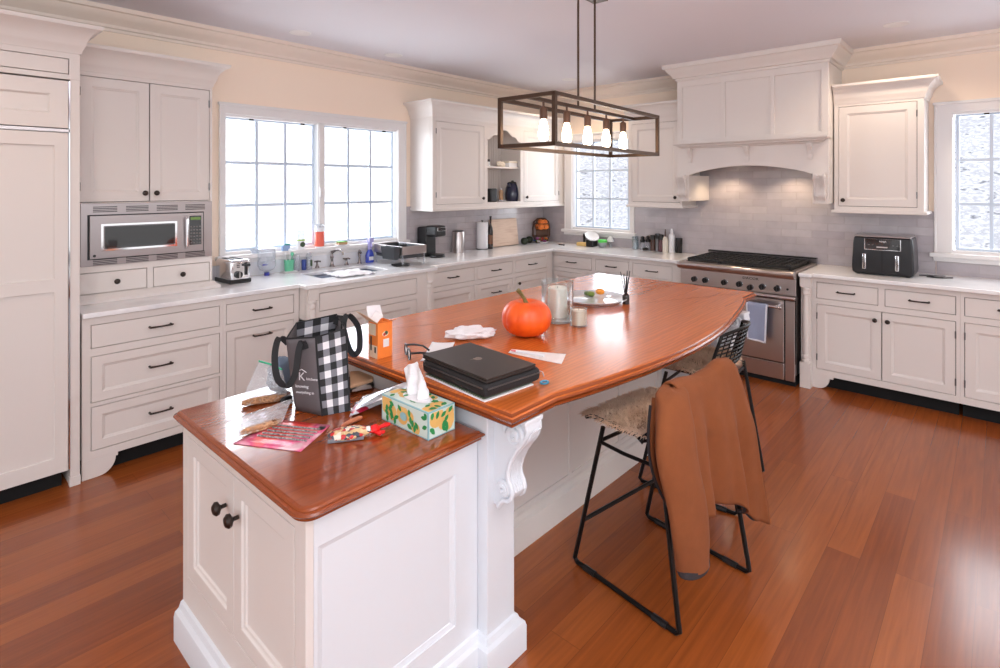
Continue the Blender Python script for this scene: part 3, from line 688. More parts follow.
text('DACOR', .027, 'void', parent=r, loc=(RA - 1.548, -.005, .83), rot=(PI / 2, 0, 0), sx=1.35)
MB().box((.035, .03, .9205), (W - .035, DB - .05, .923)).build('burner_tray', 'iron', r)
gr = MB(); gx0, gx1, gy0, gy1 = .045, W - .045, .045, DB - .07
for i in range(3):
    a = gx0 + (gx1 - gx0) * i / 3 + .004; b = gx0 + (gx1 - gx0) * (i + 1) / 3 - .004
    g = MB()
    for yy in [gy0 + (gy1 - gy0) * k / 8 for k in range(9)]: g.box((a, yy - .006, .937), (b, yy + .006, .951))
    for xx in [a + (b - a) * k / 5 for k in range(6)]: g.box((xx - .005, gy0, .938), (xx + .005, gy1, .952))
    for xx in (a + .006, b - .006):
        for yy in (gy0 + .006, gy1 - .006): g.box((xx - .007, yy - .007, .92), (xx + .007, yy + .007, .94))
    g.build('grate', 'iron', r)
    for yy in (gy0 + .15, gy1 - .15): MB().lathe([(.05, .922), (.05, .93), (.035, .934), (.001, .935)], ((a + b) / 2, yy, 0), 18).build('burner', 'iron', r)
MB().box((-.002, DB - .045, .92), (W + .002, DB - .005, .962)).build('back_guard', 'steeld', r, bevel=.003)
MB().box((-.004, DB - .05, .958), (W + .004, DB, .968)).build('back_guard_cap', 'blackm', r, bevel=.002)

# ---------------------------------------------------------------- island
r = thing('kitchen_island', 'white panelled island with a lower desk end and carved corbel', 'kitchen island', (0, 0, 0))
# lower desk cabinet: x .69-1.30, y 1.285-2.155
bx0, bx1, by0, by1, zt = .69, 1.30, 1.285, 2.155, .765
MB().box((bx0 + .022, by0 + .02, .0), (bx1, by1, zt)).build('desk_carcass', 'cabw', r)
# end panel facing the camera
MB().panel(bx0 + .034, .20, bx1 - .10, .682, by0, .019, [(0, .004), (.006, .006), (.014, .008), (.016, .010)]).build('end_panel_field', 'cabw', r)
m = MB(); m.plate([bx0 + .0225, bx0 + .034, bx1 - .10, bx1 - .0], [.0, .20, .682, zt], lambda u, v: not (bx0 + .034 < u < bx1 - .10 and .20 < v < .682), by0, by0 + .02, 'y')
m.build('end_panel', 'cabw', r, bevel=.001, seg=1)
# door side faces -x : build in local frame then turn
lf = Matrix.Translation((bx0, by1, 0)) @ Matrix.Rotation(-PI / 2, 4, 'Z')     # u -> -y, y -> +x
WW = by1 - by0
fr = [(.05, .4335, .235, .722), (.4375, .81, .235, .722)]
def gl(*f): return None
m = MB().plate([0, WW] + [t for f in fr for t in (f[0] - .003, f[1] + .003)], [.0, .232, .725, zt], lambda u, v: not (.232 < v < .725 and any(f[0] - .003 < u < f[1] + .003 for f in fr)), 0, .022, 'y').xf(lf)
m.build('desk_face_frame', 'cab', r, bevel=.001, seg=1)
m = MB().box((fr[0][0] - .01, .0221, fr[0][2] - .01), (fr[1][1] + .01, .0245, fr[1][3] + .01))
m.xf(lf).build('painted_gap_shade', 'gap', r)
for i, f in enumerate(fr):
    o = MB().panel(f[0], f[2], f[1], f[3], 0, .02, [(0, 0), (.052, 0), (.056, .006), (.064, .008), (.068, .013)]).build('door', 'cab', r, bevel=.0012, seg=1)
    o.matrix_local = lf
    knob(o, f[1] - .045 if i == 0 else f[0] + .042, .618, s=1.25)
# base mouldings
BASE = [(0, 0), (.03, 0), (.03, .085), (.026, .10), (.014, .108), (.008, .125), (0, .13)]
MB().sweep([(bx0, by1), (bx0, by0), (bx1 + .0, by0)], [(-p, q) for p, q in BASE] if 0 else BASE).build('desk_baseboard', 'cabw', r, smooth=True, ang=25)
# tall island body
ux0, ux1, uy0, uy1, zt2 = 1.302, 3.70, 1.585, 2.30, .865
MB().box((ux0, uy0 + .02, 0), (ux1, uy1, zt2)).build('island_carcass', 'cab', r)
m = MB(); n = 5; us = [ux0]
ed = []
for i in range(n):
    a = ux0 + (ux1 - ux0) * i / n + .012; b = ux0 + (ux1 - ux0) * (i + 1) / n - .012; ed.append((a, b)); us += [a, b]
us.append(ux1)
m.plate(us, [0, .17, .80, zt2], lambda u, v: not (.17 < v < .80 and any(a < u < b for a, b in ed)), uy0, uy0 + .02, 'y')
for a, b in ed: m.box((a - .002, uy0 + .007, .165), (b + .002, uy0 + .02, .81))
m.build('seating_side_panels', 'cab', r, bevel=.002)
MB().sweep([(ux0, uy0), (ux1, uy0)], [(p * 1.0, q * 1.15) for p, q in BASE]).build('seating_baseboard', 'cab', r, smooth=True, ang=25)
def post(x0, x1):
    py0, py1 = 1.243, 1.61
    m = MB().box((x0, py0, 0), (x1, py1, zt2)); m.build('corner_post', 'cabw', r, bevel=.003)
    MB().sweep([(x0, py1 + .01), (x0, py0), (x1, py0), (x1, py1)], BASE).build('post_plinth', 'cabw', r, smooth=True, ang=25)
    xc = x0 + .060
    scroll_corbel(r, xc, py0, zt2 - .015, .30, .148, .078, 'cabw')
    MB().box((xc - .045, py0 - .150, zt2 - .016), (xc + .045, py0, zt2)).build('corbel_cap', 'cabw', r, bevel=.003)
post(1.302, 1.438); post(3.27, 3.40)
# desk top
def rounded(x0, y0, x1, y1, rs):
    P = []
    for (cx, cy, a0), q in zip(((x0, y0, 180), (x1, y0, 270), (x1, y1, 0), (x0, y1, 90)), rs):
        sx = 1 if cx == x0 else -1; sy = 1 if cy == y0 else -1
        P += arc(cx + sx * q, cy + sy * q, q, a0, a0 + 90, 8) if q > 0 else [(cx, cy)]
    return P
def wooden_top(name, P, z0, z1, label, mat):
    h = (z1 - z0)
    O = lambda d: offset(P, d)
    rs = [(-.030, z0), (-.012, z0), (-.006, z0 + h * .12), (-.006, z0 + h * .30), (.0, z0 + h * .40), (.004, z0 + h * .55), (.0, z0 + h * .70), (-.008, z0 + h * .74), (-.008, z0 + h * .82), (-.012, z0 + h * .94), (-.020, z1)]
    m = MB(); rings = [[(x, y, z) for x, y in O(d)] for d, z in rs]
    k = len(rings)
    m.rings(rings[:k], 0)
    o = m.build(name, [mat, 'woodedge'], None, smooth=True, ang=38)
    for p in o.data.polygons:
        if p.normal.z < .9: p.material_index = 1
        else: p.use_smooth = False
    return tag(o, label, 'countertop')
wooden_top('desk_top', rounded(.663, 1.255, 1.2995, 2.185, (.05, .0, 0, .03)), .766, .80, 'lower wooden desk top at the near end of the island, holding the tote bag', 'wood2')
sm = [(1.245, 1.085), (1.475, 1.088)] + [(1.60, 1.062), (1.75, 1.035), (1.95, 1.007), (2.15, .990), (2.35, .985), (2.55, .992), (2.75, 1.010), (2.95, 1.040), (3.15, 1.076), (3.35, 1.118), (3.47, 1.148), (3.52, 1.165), (3.55, 1.18)] + [(3.76, 1.18), (3.77, 1.19), (3.77, 2.37), (3.76, 2.38), (1.255, 2.36), (1.245, 2.35)]
wooden_top('island_top', sm, .866, .912, 'large glossy wooden island top with a bowed seating edge', 'wood')
from mathutils import noise as NZ
def nz(x, y, z=0): return NZ.noise(Vector((x, y, z)))
def rotz(a): return Matrix.Rotation(a, 4, 'Z')
ZI, ZD, ZK = .9125, .8005, .9105     # island top, desk top, white counters
def blob(L, W, H, n=24, k=14, amp=0, fr=3, seed=0, pw=2.4, flat=True):
    """soft lump, longest along x, resting on z=0"""
    m = MB()
    def f(u, v):
        a = 2 * PI * u; b = PI * (v - .5)
        ca, sa, cb, sb = math.cos(a), math.sin(a), math.cos(b), math.sin(b)
        e = 2 / pw
        x = math.copysign(abs(ca) ** e, ca) * abs(cb) ** e; y = math.copysign(abs(sa) ** e, sa) * abs(cb) ** e; z = math.copysign(abs(sb) ** e, sb)
        d = 1 + amp * (nz(x * fr + seed, y * fr, z * fr) + .5 * nz(x * fr * 2.3 + seed, y * fr * 2.3, z * fr * 2 + 4))
        z2 = (z * d + 1) / 2 * H
        return (x * d * L / 2, y * d * W / 2, max(0, z2) if flat else z2)
    m.grid(f, n, k); return m
def lay(m, x, y, z, a=0): return m.xf(Matrix.Translation((x, y, z)) @ rotz(a))

# ---------------------------------------------------------------- lantern
LL, LW, LA = 1.204, .339, .052
LZ0, LZ1 = 1.806, 2.05
LCX = 2.148 + LL / 2 * math.cos(LA) - LW / 2 * math.sin(LA); LCY = 1.600 + LL / 2 * math.sin(LA) + LW / 2 * math.cos(LA)
r = thing('lantern_chandelier', 'rectangular open metal lantern with five glowing bulbs hung over the island', 'chandelier', (LCX, LCY, LZ0), LA)
wx, wy, hh, b = LL / 2, LW / 2, LZ1 - LZ0, .010
m = MB()
for sy in (-1, 1):
    for z in (0, hh): m.cbox((0, sy * wy, z), (2 * wx + 2 * b, 2 * b, 2 * b))
for sx in (-1, 1):
    for z in (0, hh): m.cbox((sx * wx, 0, z), (2 * b, 2 * wy, 2 * b))
    for sy in (-1, 1): m.cbox((sx * wx, sy * wy, hh / 2), (2 * b, 2 * b, hh))
m.build('frame', 'lantern', r, weld=False)
MB().cbox((0, 0, hh), (2 * wx, .018, .018)).build('lamp_bar', 'lantern', r)
for dx in (-.105, .085):
    MB().tube([(dx, 0, hh), (dx, 0, ZC - LZ0 - .02)], .0065, 8).build('hanging_rod', 'lantern', r)
MB().box((-.14, -.05, ZC - LZ0 - .022), (.16, .05, ZC - LZ0 - .001)).build('ceiling_plate', 'lantern', r, bevel=.004)
for i in range(5):
    x = -wx + .15 + (2 * wx - .30) * i / 4
    s = MB().lathe([(.006, hh - .008), (.006, hh - .03), (.012, hh - .034), (.019, hh - .04), (.0205, hh - .045), (.0205, hh - .095), (.016, hh - .10)][::-1], (x, 0, 0), 14).build('socket', 'socket', r, smooth=True)
    MB().lathe([(.001, hh - .215), (.013, hh - .213), (.023, hh - .203), (.0275, hh - .185), (.028, hh - .17), (.0245, hh - .145), (.019, hh - .12), (.0135, hh - .10), (.012, hh - .09)], (x, 0, 0), 16).build('bulb', 'bulb', s, smooth=True)

# ---------------------------------------------------------------- stools
def stool(label, x, y, rz):
    r = thing('bar_stool', label, 'stool', (x, y, 0), rz, 'bar stools along the bowed side of the island')
    for s in (-1, 1):
        X = .25 * s; T = .235 * s; q = .010
        ft, fb, tt, tb = (X, .255), (X, -.255), (T, .11), (T * .96, -.155)
        pts = [(T, .11, .62)] + [(X, .245, .05), (X, .252, .022), (X, .238, q), (X, .20, q)] + [(X, -.20, q), (X, -.238, q), (X, -.252, .022), (X, -.247, .05)] + [(T * .96, -.155, .62)]
        MB().tube(pts, .0095, 8).build('sled_leg', 'blackm', r, smooth=True)
        for yy in (-.17, .17): MB().tube([(X, yy - .03, q), (X, yy + .03, q)], .0125, 8).build('glide', 'black', r)
        MB().tube([(X * .945, .124, .555), (X * .95, 0, .552), (T * .97, -.16, .555)], .0075, 8).build('side_brace', 'blackm', r)
    MB().tube([(-.2475, .208, .20), (.2475, .208, .20)], .0085, 8).build('footrest', 'blackm', r)
    MB().tube([(-.236, .124, .56), (.236, .124, .56)], .008, 8).build('front_brace', 'blackm', r)
    MB().tube([(-.235, -.155, .58), (.235, -.155, .58)], .008, 8).build('rear_brace', 'blackm', r)
    def shell(u, v):
        # u across -1..1, v along from front (0) to top of back (1)
        ys = [.20, .17, 0, -.14, -.185, -.21, -.235]; zs = [.612, .628, .622, .628, .68, .78, .875]
        k = v * 6; i = min(5, int(k)); f = k - i
        yy = ys[i] * (1 - f) + ys[i + 1] * f; zz = zs[i] * (1 - f) + zs[i + 1] * f
        w = .235 if v < .5 else .235 - .045 * (v - .5) * 2
        return Vector((u * w, yy + (.075 * u * u if v > .55 else .075 * u * u * max(0, v - .35) / .2), zz + (.02 * u * u if v < .5 else -.03 * u * u * (v - .5) * 2)))
    m = MB()
    for i in range(15): m.tube([shell(-1 + 2 * i / 14, k / 18 * .5) for k in range(19)], .0028, 5)
    for j in range(13): m.tube([shell(-1 + k / 8, j / 12 * .5) for k in range(17)], .0028, 5)
    m.build('woven_seat', 'blackm', r, weld=False)
    m = MB()
    for i in range(13): m.tube([shell(-1 + 2 * i / 12, .5 + k / 12 * .5) for k in range(13)], .003, 5)
    for j in range(12): m.tube([shell(-1 + k / 8, .52 + j / 12 * .48) for k in range(17)], .0042, 5)
    m.build('woven_backrest', 'blackm', r, weld=False)
    rim = [shell(-1, k / 16) for k in range(17)] + [shell(-1 + k / 8, 1) for k in range(1, 16)] + [shell(1, 1 - k / 16) for k in range(17)] + [shell(1 - k / 6, 0) for k in range(1, 12)]
    MB().tube(rim, .0085, 8, closed=True).build('rim', 'blackm', r, smooth=True)
    return r
s1 = stool('black wire counter stool nearest the camera, draped with the tan jacket', 2.155, 1.055, math.radians(-8.7))
s2 = stool('black wire counter stool farther along, its bare woven back toward the range', 2.98, 1.215, math.radians(4))
M['fur'] = ramp_noise('sheepskin', [(176, 130, 100), (232, 198, 168), (246, 222, 198)], 5, .95)
M['furbase'] = plain('sheepskin_hide', (176, 140, 112), .95)
def fleece_mesh(seed):
    rnd = random.Random(seed); m = MB()
    def top(x, y):
        z = .648 + .008 * nz(x * 9 + seed, y * 9)
        if y > .16: z -= (y - .16) ** 2 * 7
        return z
    def rad(a):
        c_, s_ = abs(math.cos(a)), abs(math.sin(a)); sq = (c_ ** 3.4 + s_ ** 3.4) ** (-1 / 3.4)
        return sq * (1 + .07 * nz(math.cos(a) * 1.6 + seed, math.sin(a) * 1.6))
    for k in range(7500):
        a = rnd.random() * 2 * PI; q = math.sqrt(rnd.random()) * rad(a)
        x = -.010 + .238 * q * math.cos(a); y = .055 + .205 * q * math.sin(a); z = top(x, y)
        d = Vector((x * 2.2 + rnd.gauss(0, .35) + .5 * nz(x * 12, y * 12, seed), y * 2.2 + rnd.gauss(0, .35) + .5 * nz(x * 12 + 9, y * 12, seed), .55 if q < .85 else .1)).normalized()
        L = rnd.uniform(.024, .046) * (1.35 if q > .9 else 1); w = d.cross(Vector((rnd.random() - .5, rnd.random() - .5, 1))).normalized() * .0017
        p0 = Vector((x, y, z)); p1 = p0 + d * L * .55 + Vector((0, 0, .004)); p2 = p0 + d * L + Vector((0, 0, -.006))
        m.add([p0 - w, p0 + w, p1 + w, p1 - w, p2], [(0, 1, 2, 3), (3, 2, 4)])
    h = MB(); N = 30
    rs = []
    for q, dz in ((1, -.014), (1, -.004), (.8, .004), (.5, .006), (.2, .006)):
        rs.append([(.225 * q * rad(2 * PI * i / N) * math.cos(2 * PI * i / N), .055 + .195 * q * rad(2 * PI * i / N) * math.sin(2 * PI * i / N), 0) for i in range(N)])
        rs[-1] = [(x, y, top(x, y) + dz) for x, y, _ in rs[-1]]
    h.rings(rs)
    return m, h
def skin(label, st, seed):
    t = thing('sheepskin', label, 'sheepskin', tuple(st.location), st.rotation_euler.z, 'sheepskins on the bar stools')
    m, h = fleece_mesh(seed)
    h.build('hide', 'furbase', t, smooth=True, weld=False); o = m.build('fleece', 'fur', t, weld=False); o['kind'] = 'stuff'
skin('shaggy tan sheepskin on the seat of the nearest stool', s1, 3)
skin('shaggy tan sheepskin on the seat of the farther stool', s2, 8)

# jacket over the near stool's back
M['jacket'] = plain('camel_fleece', (132, 72, 34), .95, noise=.2, scale=26, bump=.25)
M['lining'] = plain('dark_lining', (46, 40, 42), .85)
jk = thing('jacket', 'camel brown zip jacket hung over the back of the nearest stool', 'jacket', tuple(s1.location), s1.rotation_euler.z)
def interp(tab, t):
    for (a, p), (b, q) in zip(tab, tab[1:]):
        if t <= b: k = max(0, (t - a) / (b - a)); k = k * k * (3 - 2 * k); return p + (q - p) * k
    return tab[-1][1]
TOP = [(0, .895), (.15, .895), (.4, .885), (.6, .892), (.8, .912), (.92, .908), (1, .885)]
HEM = [(0, .43), (.3, .41), (.5, .385), (.75, .29), (.9, .235), (1, .215)]
def jbody(u, v):
    # v<.2: lies inside the back, rolls over the rail, then hangs behind
    zt = interp(TOP, u); R_ = .034
    s0 = -.255 + .415 * u
    if v < .12:
        k = v / .12; return (s0, -.178 - .005 * k, zt - .16 + (.16 - R_) * k)
    if v < .24:
        a = (v - .12) / .12 * PI; return (s0, -.183 - R_ + R_ * math.cos(a) - .012 * a / PI * 0, zt - R_ + R_ * math.sin(a))
    k = (v - .24) / .76
    z = zt - R_ + (interp(HEM, u) - zt + R_) * k
    sl = -.255 + .05 * k; sr = .16 + (.150 * k ** .85)
    s = sl + (sr - sl) * u
    fold = (.026 * math.sin(u * 13 + .6) + .011 * math.sin(u * 27 + 2 + k * 2)) * min(1, k * 2.2) * (.4 + .6 * k) + .010 * nz(u * 3, k * 3) * k
    y = -.251 - .028 * min(1, k * 3) - fold - .012 * k
    return (s, y, z)
MB().grid(jbody, 60, 50).build('back_panel', 'jacket', jk, solid=.008, smooth=True, ang=60)
def sleeve(path, rx, ry, seed, tw=0):
    m = MB(); n = 26; rs = []
    P = [Vector(p) for p in path]; S = []
    for i in range(len(P) - 1):
        p0, p1, p2, p3 = P[max(0, i - 1)], P[i], P[i + 1], P[min(len(P) - 1, i + 2)]
        for k in range(7):
            q = k / 7; S.append(.5 * ((2 * p1) + (p2 - p0) * q + (2 * p0 - 5 * p1 + 4 * p2 - p3) * q * q + (-p0 + 3 * p1 - 3 * p2 + p3) * q ** 3))
    S.append(P[-1])
    for i, p in enumerate(S):
        t = i / (len(S) - 1); a, b = interp(rx, t), interp(ry, t); ring = []
        for k in range(n):
            q = 2 * PI * k / n; d = 1 + .12 * nz(math.cos(q) * 1.3 + seed, math.sin(q) * 1.3, t * 3.5) + .06 * math.sin(q * 3 + seed + t * 4)
            ring.append((p.x + a * math.cos(q) * d, p.y + b * math.sin(q) * d, p.z + .012 * nz(t * 7, q, seed)))
        rs.append(ring)
    return m.rings(rs, 0, True, True)
sleeve([(-.262, -.225, .884), (-.285, -.245, .868), (-.325, -.275, .80), (-.340, -.30, .68), (-.315, -.318, .55), (-.295, -.325, .42), (-.28, -.325, .315)], [(0, .012), (.06, .045), (.18, .075), (.45, .092), (.8, .088), (1, .074)], [(0, .01), (.06, .035), (.2, .045), (1, .044)], 2).build('left_sleeve', 'jacket', jk, solid=0, smooth=True, ang=70)
MB().lathe([(.070, .296), (.074, .304), (.074, .318), (.06, .322)], (0, 0, 0), 24, sq=(1, .58)).xf(Matrix.Translation((-.28, -.325, 0))).build('left_cuff', 'lining', jk)
sleeve([(.125, -.22, .868), (.155, -.225, .83), (.20, -.23, .70), (.255, -.235, .54), (.295, -.24, .38), (.315, -.245, .235)], [(0, .015), (.1, .04), (.3, .05), (1, .05)], [(0, .015), (.1, .03), (1, .04)], 5).build('right_sleeve', 'jacket', jk, solid=0, smooth=True, ang=70)
def jfront(u, v):
    z = .84 + (.37 - .84) * v
    s = -.300 - .075 * math.sin(PI * min(1, v * 1.15)) + .06 * v + (.085 + .02 * v) * u
    return (s, -.172 - .055 * u - .010 * math.sin(u * 9 + v * 3) - .05 * v, z)
MB().grid(jfront, 16, 24).build('front_panel', 'jacket', jk, solid=.008, smooth=True, ang=60)
MB().tube([Vector(jfront(.0, .05 + .95 * k / 20)) + Vector((-.004, 0, 0)) for k in range(21)], .0055, 6).build('zipper', 'lining', jk)
MB().grid(lambda u, v: (lambda p: (p[0], p[1] + .016, p[2] + .012 * v - .004))(jbody(.42 + .5 * u, 1)), 20, 1).build('hem_lining', 'lining', jk, solid=.012)
p = jfront(.5, .28); MB().cbox((p[0], p[1] - .012, p[2]), (.022, .004, .018)).build('chest_tab', 'lining', jk)

# ---------------------------------------------------------------- island top objects
M['pump'] = ramp_noise('pumpkin_skin', [(214, 66, 8), (236, 92, 14), (226, 78, 10)], 5, .45, 3, bump=.08)
M['pump'].node_tree.nodes['Principled BSDF'].inputs['Coat Weight'].default_value = .08
M['stem'] = ramp_noise('pumpkin_stem', [(84, 78, 40), (128, 112, 62)], 30, .8, bump=.3)
x, y, _ = at(527, 338, ZI); D = x * XD + y * YD; x += .045 * XD; y += .045 * YD; R = 25 / F * (D + .05)
pk = thing('pumpkin', 'small round orange pumpkin with a curved stem on the wooden island', 'pumpkin', (x, y, ZI))
def pf(u, v):
    a = 2 * PI * u; b = PI * (v - .5); rib = abs(math.sin(a * 5.5)) ** .6
    rr = (math.cos(b) ** .72) * (.965 + .035 * rib) * (1 - .18 * max(0, v - .8) * 4)
    zz = math.sin(b); z = R * .72 * (1 + zz) - R * .22 * max(0, (v - .88) / .12) ** 1.3 * 1
    return (R * rr * math.cos(a), R * rr * math.sin(a), z)
MB().grid(pf, 132, 30).build('skin', 'pump', pk, smooth=True, ang=80)
hv = R * 1.24
MB().tube([(0, 0, hv - .008), (-.004, .002, hv + .012), (-.014, .006, hv + .032), (-.028, .013, hv + .054), (-.040, .020, hv + .070)], [.017, .010, .008, .009, .0105], 7).build('stem', 'stem', pk, smooth=True, ang=50)

M['wax'] = plain('ivory_wax', (252, 242, 224), .5)
x, y, R, h = span(541, 574, 279, 325, ZI)
t = thing('hurricane_candle', 'tall clear glass cylinder with a white pillar candle inside', 'candle', (x, y, ZI))
MB().lathe([(R * .9, 0), (R, .004), (R, h), (R - .004, h), (R - .004, .022), (.001, .020)], n=32).build('glass_cylinder', 'clear', t, smooth=True)
MB().lathe([(R * .58, .024), (R * .6, .028), (R * .6, h * .82), (R * .5, h * .85), (R * .15, h * .80), (.001, h * .80)], n=24).build('candle', 'wax', t, smooth=True)
MB().tube([(0, 0, h * .80), (.002, 0, h * .80 + .012)], .0012, 5).build('wick', 'black', t)
x, y, R, h = span(570, 587.5, 307, 328, ZI)
t = thing('jar_candle', 'small pale candle in a short glass beside the tall glass cylinder', 'candle', (x, y, ZI))
MB().lathe([(R * .9, 0), (R, .003), (R, h), (R - .003, h), (R - .003, .008), (.001, .007)], n=28).build('glass', 'clear', t, smooth=True)
M['wax2'] = plain('cream_wax', (250, 228, 202), .5)
MB().lathe([(R - .0035, .009), (R - .0035, h * .88), (.001, h * .88)], n=24).build('wax_fill', 'wax2', t, smooth=True)
MB().tube([(0, 0, h * .88), (.001, 0, h * .88 + .01)], .001, 5).build('wick', 'black', t)

x, y, _ = at(593, 300, ZI + .01)
t = thing('glass_platter', 'round clear textured glass platter with citrus on the island', 'platter', (x, y, ZI))
M['plat'] = glassy('platter_glass', (236, 240, 246), refl=.2, haze=.35)
MB().lathe([(.10, 0), (.13, .002), (.165, .010), (.195, .024), (.202, .028), (.200, .032), (.19, .028), (.16, .015), (.125, .007), (.001, .006)], n=48).build('dish', 'plat', t, smooth=True)
for dx, dy, c, nm, lb, L in ((.045, -.035, (240, 150, 50), 'orange', 'orange citrus half on the glass platter', .062), (-.025, .0, (110, 130, 50), 'lime', 'green lime wedge on the glass platter', .05), (-.05, .03, (88, 110, 46), 'lime', 'darker green lime leaf cluster left on the glass platter', .04)):
    M[nm + 'f' + str(L)] = plain(nm + '_peel', c, .5, noise=.2, scale=60, bump=.2)
    px, py = x + dx, y + dy
    if nm == 'orange': px, py = at(600, 296, ZI)[:2]
    elif L == .05: px, py = at(591, 297.5, ZI)[:2]
    else: px, py = at(587, 296.5, ZI)[:2]
    tag(lay(blob(L, L * .8, L * .62, amp=.05, seed=dx * 50), px, py, ZI + .0075, 1).build(nm, nm + 'f' + str(L), smooth=True), lb, 'fruit')
x, y, R, h = span(622.5, 629.5, 291, 304.5, ZI)
t = thing('reed_diffuser', 'small dark reed diffuser bottle with black reeds at the platter edge', 'diffuser', (x, y, ZI))
M['amber'] = plain('dark_amber_glass', (40, 26, 22), .12)
MB().lathe([(R, 0), (R, h * .62), (R * .9, h * .72), (R * .45, h * .82), (R * .45, h)], n=18).build('bottle', 'amber', t, smooth=True)
rnd = random.Random(5)
for i in range(9):
    a = rnd.random() * 6.28; q = rnd.uniform(.012, .035)
    MB().tube([(0, 0, h * .3), (q * math.cos(a), q * math.sin(a), h + rnd.uniform(.085, .12))], .0026, 5).build('reed', 'black', t)

# laptop stack
lx, ly, lz, la = 1.388, 1.372, .970, math.radians(-5)
M['nb'] = plain('printed_cover', (92, 104, 84), .4, noise=.4, scale=14)
M['lap'] = plain('space_grey_aluminium', (74, 68, 66), .38, .75)
M['bagf'] = plain('black_nylon', (26, 24, 26), .75, bump=.3, scale=180)
for i, (dz, w, l, dx, dy, c, lb) in enumerate(((0, .225, .325, -.002, -.006, 'paper', 'white-edged magazine at the bottom of the laptop stack'), (.005, .225, .325, .004, .004, 'nb', 'dark green notebook under the black laptop sleeve'))):
    o = MB().box((-w / 2, -l / 2, 0), (w / 2, l / 2, .0045)).build('magazine' if i == 0 else 'notebook', c, bevel=.001, seg=1, loc=(lx + dx, ly + dy, ZI + dz), rot=(0, 0, la)); tag(o, lb, 'magazine' if i == 0 else 'notebook')
t = thing('laptop_sleeve', 'padded black laptop sleeve with zip pulls, under the closed laptop', 'laptop sleeve', (lx + .012, ly, ZI + .012), la)
MB().box((-.128, -.178, 0), (.128, .178, .048)).build('padded_body', 'bagf', t, bevel=.016, seg=4, smooth=True)
m = MB(); zz = .030; m.tube([(-.129, -.165, zz), (-.129, .165, zz)], .0025, 5).build('zip', 'steeld', t)
MB().tube([(-.12, -.179, zz), (.12, -.179, zz)], .0025, 5).build('zip', 'steeld', t)
MB().tube([(.128, -.165, zz), (.140, -.172, zz - .006), (.143, -.176, zz - .02)], .003, 6).build('zip_pull', 'chrome', t)
M['blue'] = plain('blue_plastic', (60, 140, 170), .4)
MB().tube([(.135 + .016 * math.cos(a / 12 * 2 * PI), -.186 + .012 * math.sin(a / 12 * 2 * PI), -.006) for a in range(12)], .0035, 6, closed=True).build('key_ring', 'blue', t)
t = thing('laptop', 'closed dark grey laptop lying on top of the black sleeve', 'laptop', (lx, ly, ZI + .061), la)
MB().box((-.112, -.178, 0), (.112, .178, .0085)).build('base', 'lap', t, bevel=.003, seg=2)
lid = MB().box((-.112, -.178, .0092), (.112, .178, .0155)).build('lid', 'lap', t, bevel=.0025, seg=2)
M['logo'] = plain('mirror_logo', (150, 140, 132), .15, 1)
# fruit emblem with bite and leaf, upright towards the hinge side
P = []
for i in range(40):
    a = 2 * PI * i / 40; q = .0165 * (1 - .12 * abs(math.sin(a)) ** 8 * (1 if math.sin(a) > 0 else .5)); px, py = q * math.cos(a), q * math.sin(a) * 1.05
    d = math.hypot(px - .0195, py - .003)
    if d < .0085: k = .0085 / max(d, 1e-4); px = .0195 + (px - .0195) * k; py = .003 + (py - .003) * k
    P.append((px, py))
m = MB().prism(P, 0, .0002, 'z'); leaf = [(0, .018), (.003, .019), (.0075, .024), (.008, .028), (.004, .027), (.0005, .0225)]; m2 = MB().prism(leaf, 0, .0002, 'z')
for mm, nm in ((m, 'emblem'), (m2, 'emblem_leaf')): mm.xf(Matrix.Translation((0, 0, .0156)) @ rotz(PI / 2)).build(nm, 'logo', lid)

def sheet(px, z, mat, name, label, cat, th=.0008, curl=.004, seed=1):
    """thin sheet from four measured corners"""
    C = [Vector(at(p[0], p[1], z)) for p in px]
    def f(u, v):
        a = C[0].lerp(C[1], u); b = C[3].lerp(C[2], u); p = a.lerp(b, v); e = (2 * u - 1) ** 2 * (2 * v - 1) ** 2
        return (p.x, p.y, z + .0006 + curl * max(0, nz(u * 2 + seed, v * 2) + .3) * .6 + curl * e)
    return tag(MB().grid(f, 12, 8).build(name, mat, solid=th, smooth=True, ang=60), label, cat)
sheet([(420.5, 362), (432, 343), (455, 343), (446, 360)], ZI, 'paper', 'paper_sheet', 'white sheet of paper under the left corner of the laptop', 'paper')
M['enve'] = ramp_noise('printed_mail', [(240, 234, 232), (236, 226, 222), (242, 238, 236)], 8, .7)
o = sheet([(508, 353), (511.5, 349.5), (566, 354.5), (561.5, 364.5)], ZI, 'enve', 'envelope', 'long white envelope lying in front of the pumpkin', 'envelope', curl=.001)
M['pinkp'] = plain('pink_print', (214, 120, 124), .6)
a, b2 = Vector(at(516, 351.8, ZI + .003)), Vector(at(544, 356.5, ZI + .003))
t = MB().tube([a + Vector((0, 0, .003)), b2 + Vector((0, 0, .003))], [.004, .0065], 10).build('thermometer', 'white', smooth=True); tag(t, 'white and pink thermometer stick lying on the long envelope', 'thermometer')
MB().tube([a + Vector((0, 0, .003)) - (b2 - a) * .18, a + Vector((0, 0, .003))], [.003, .0042], 8).build('tip', 'pinkp', t)
p = at(470, 341, ZI); p = (p[0] + .03, p[1] + .03)
tag(lay(blob(.20, .11, .05, 48, 24, amp=.34, fr=1.7, seed=4, pw=2.2), p[0], p[1], ZI + .0002, math.radians(-40)).build('crumpled_cloth', 'cloth', smooth=True), 'crumpled white cloth behind the laptop on the island', 'cloth')
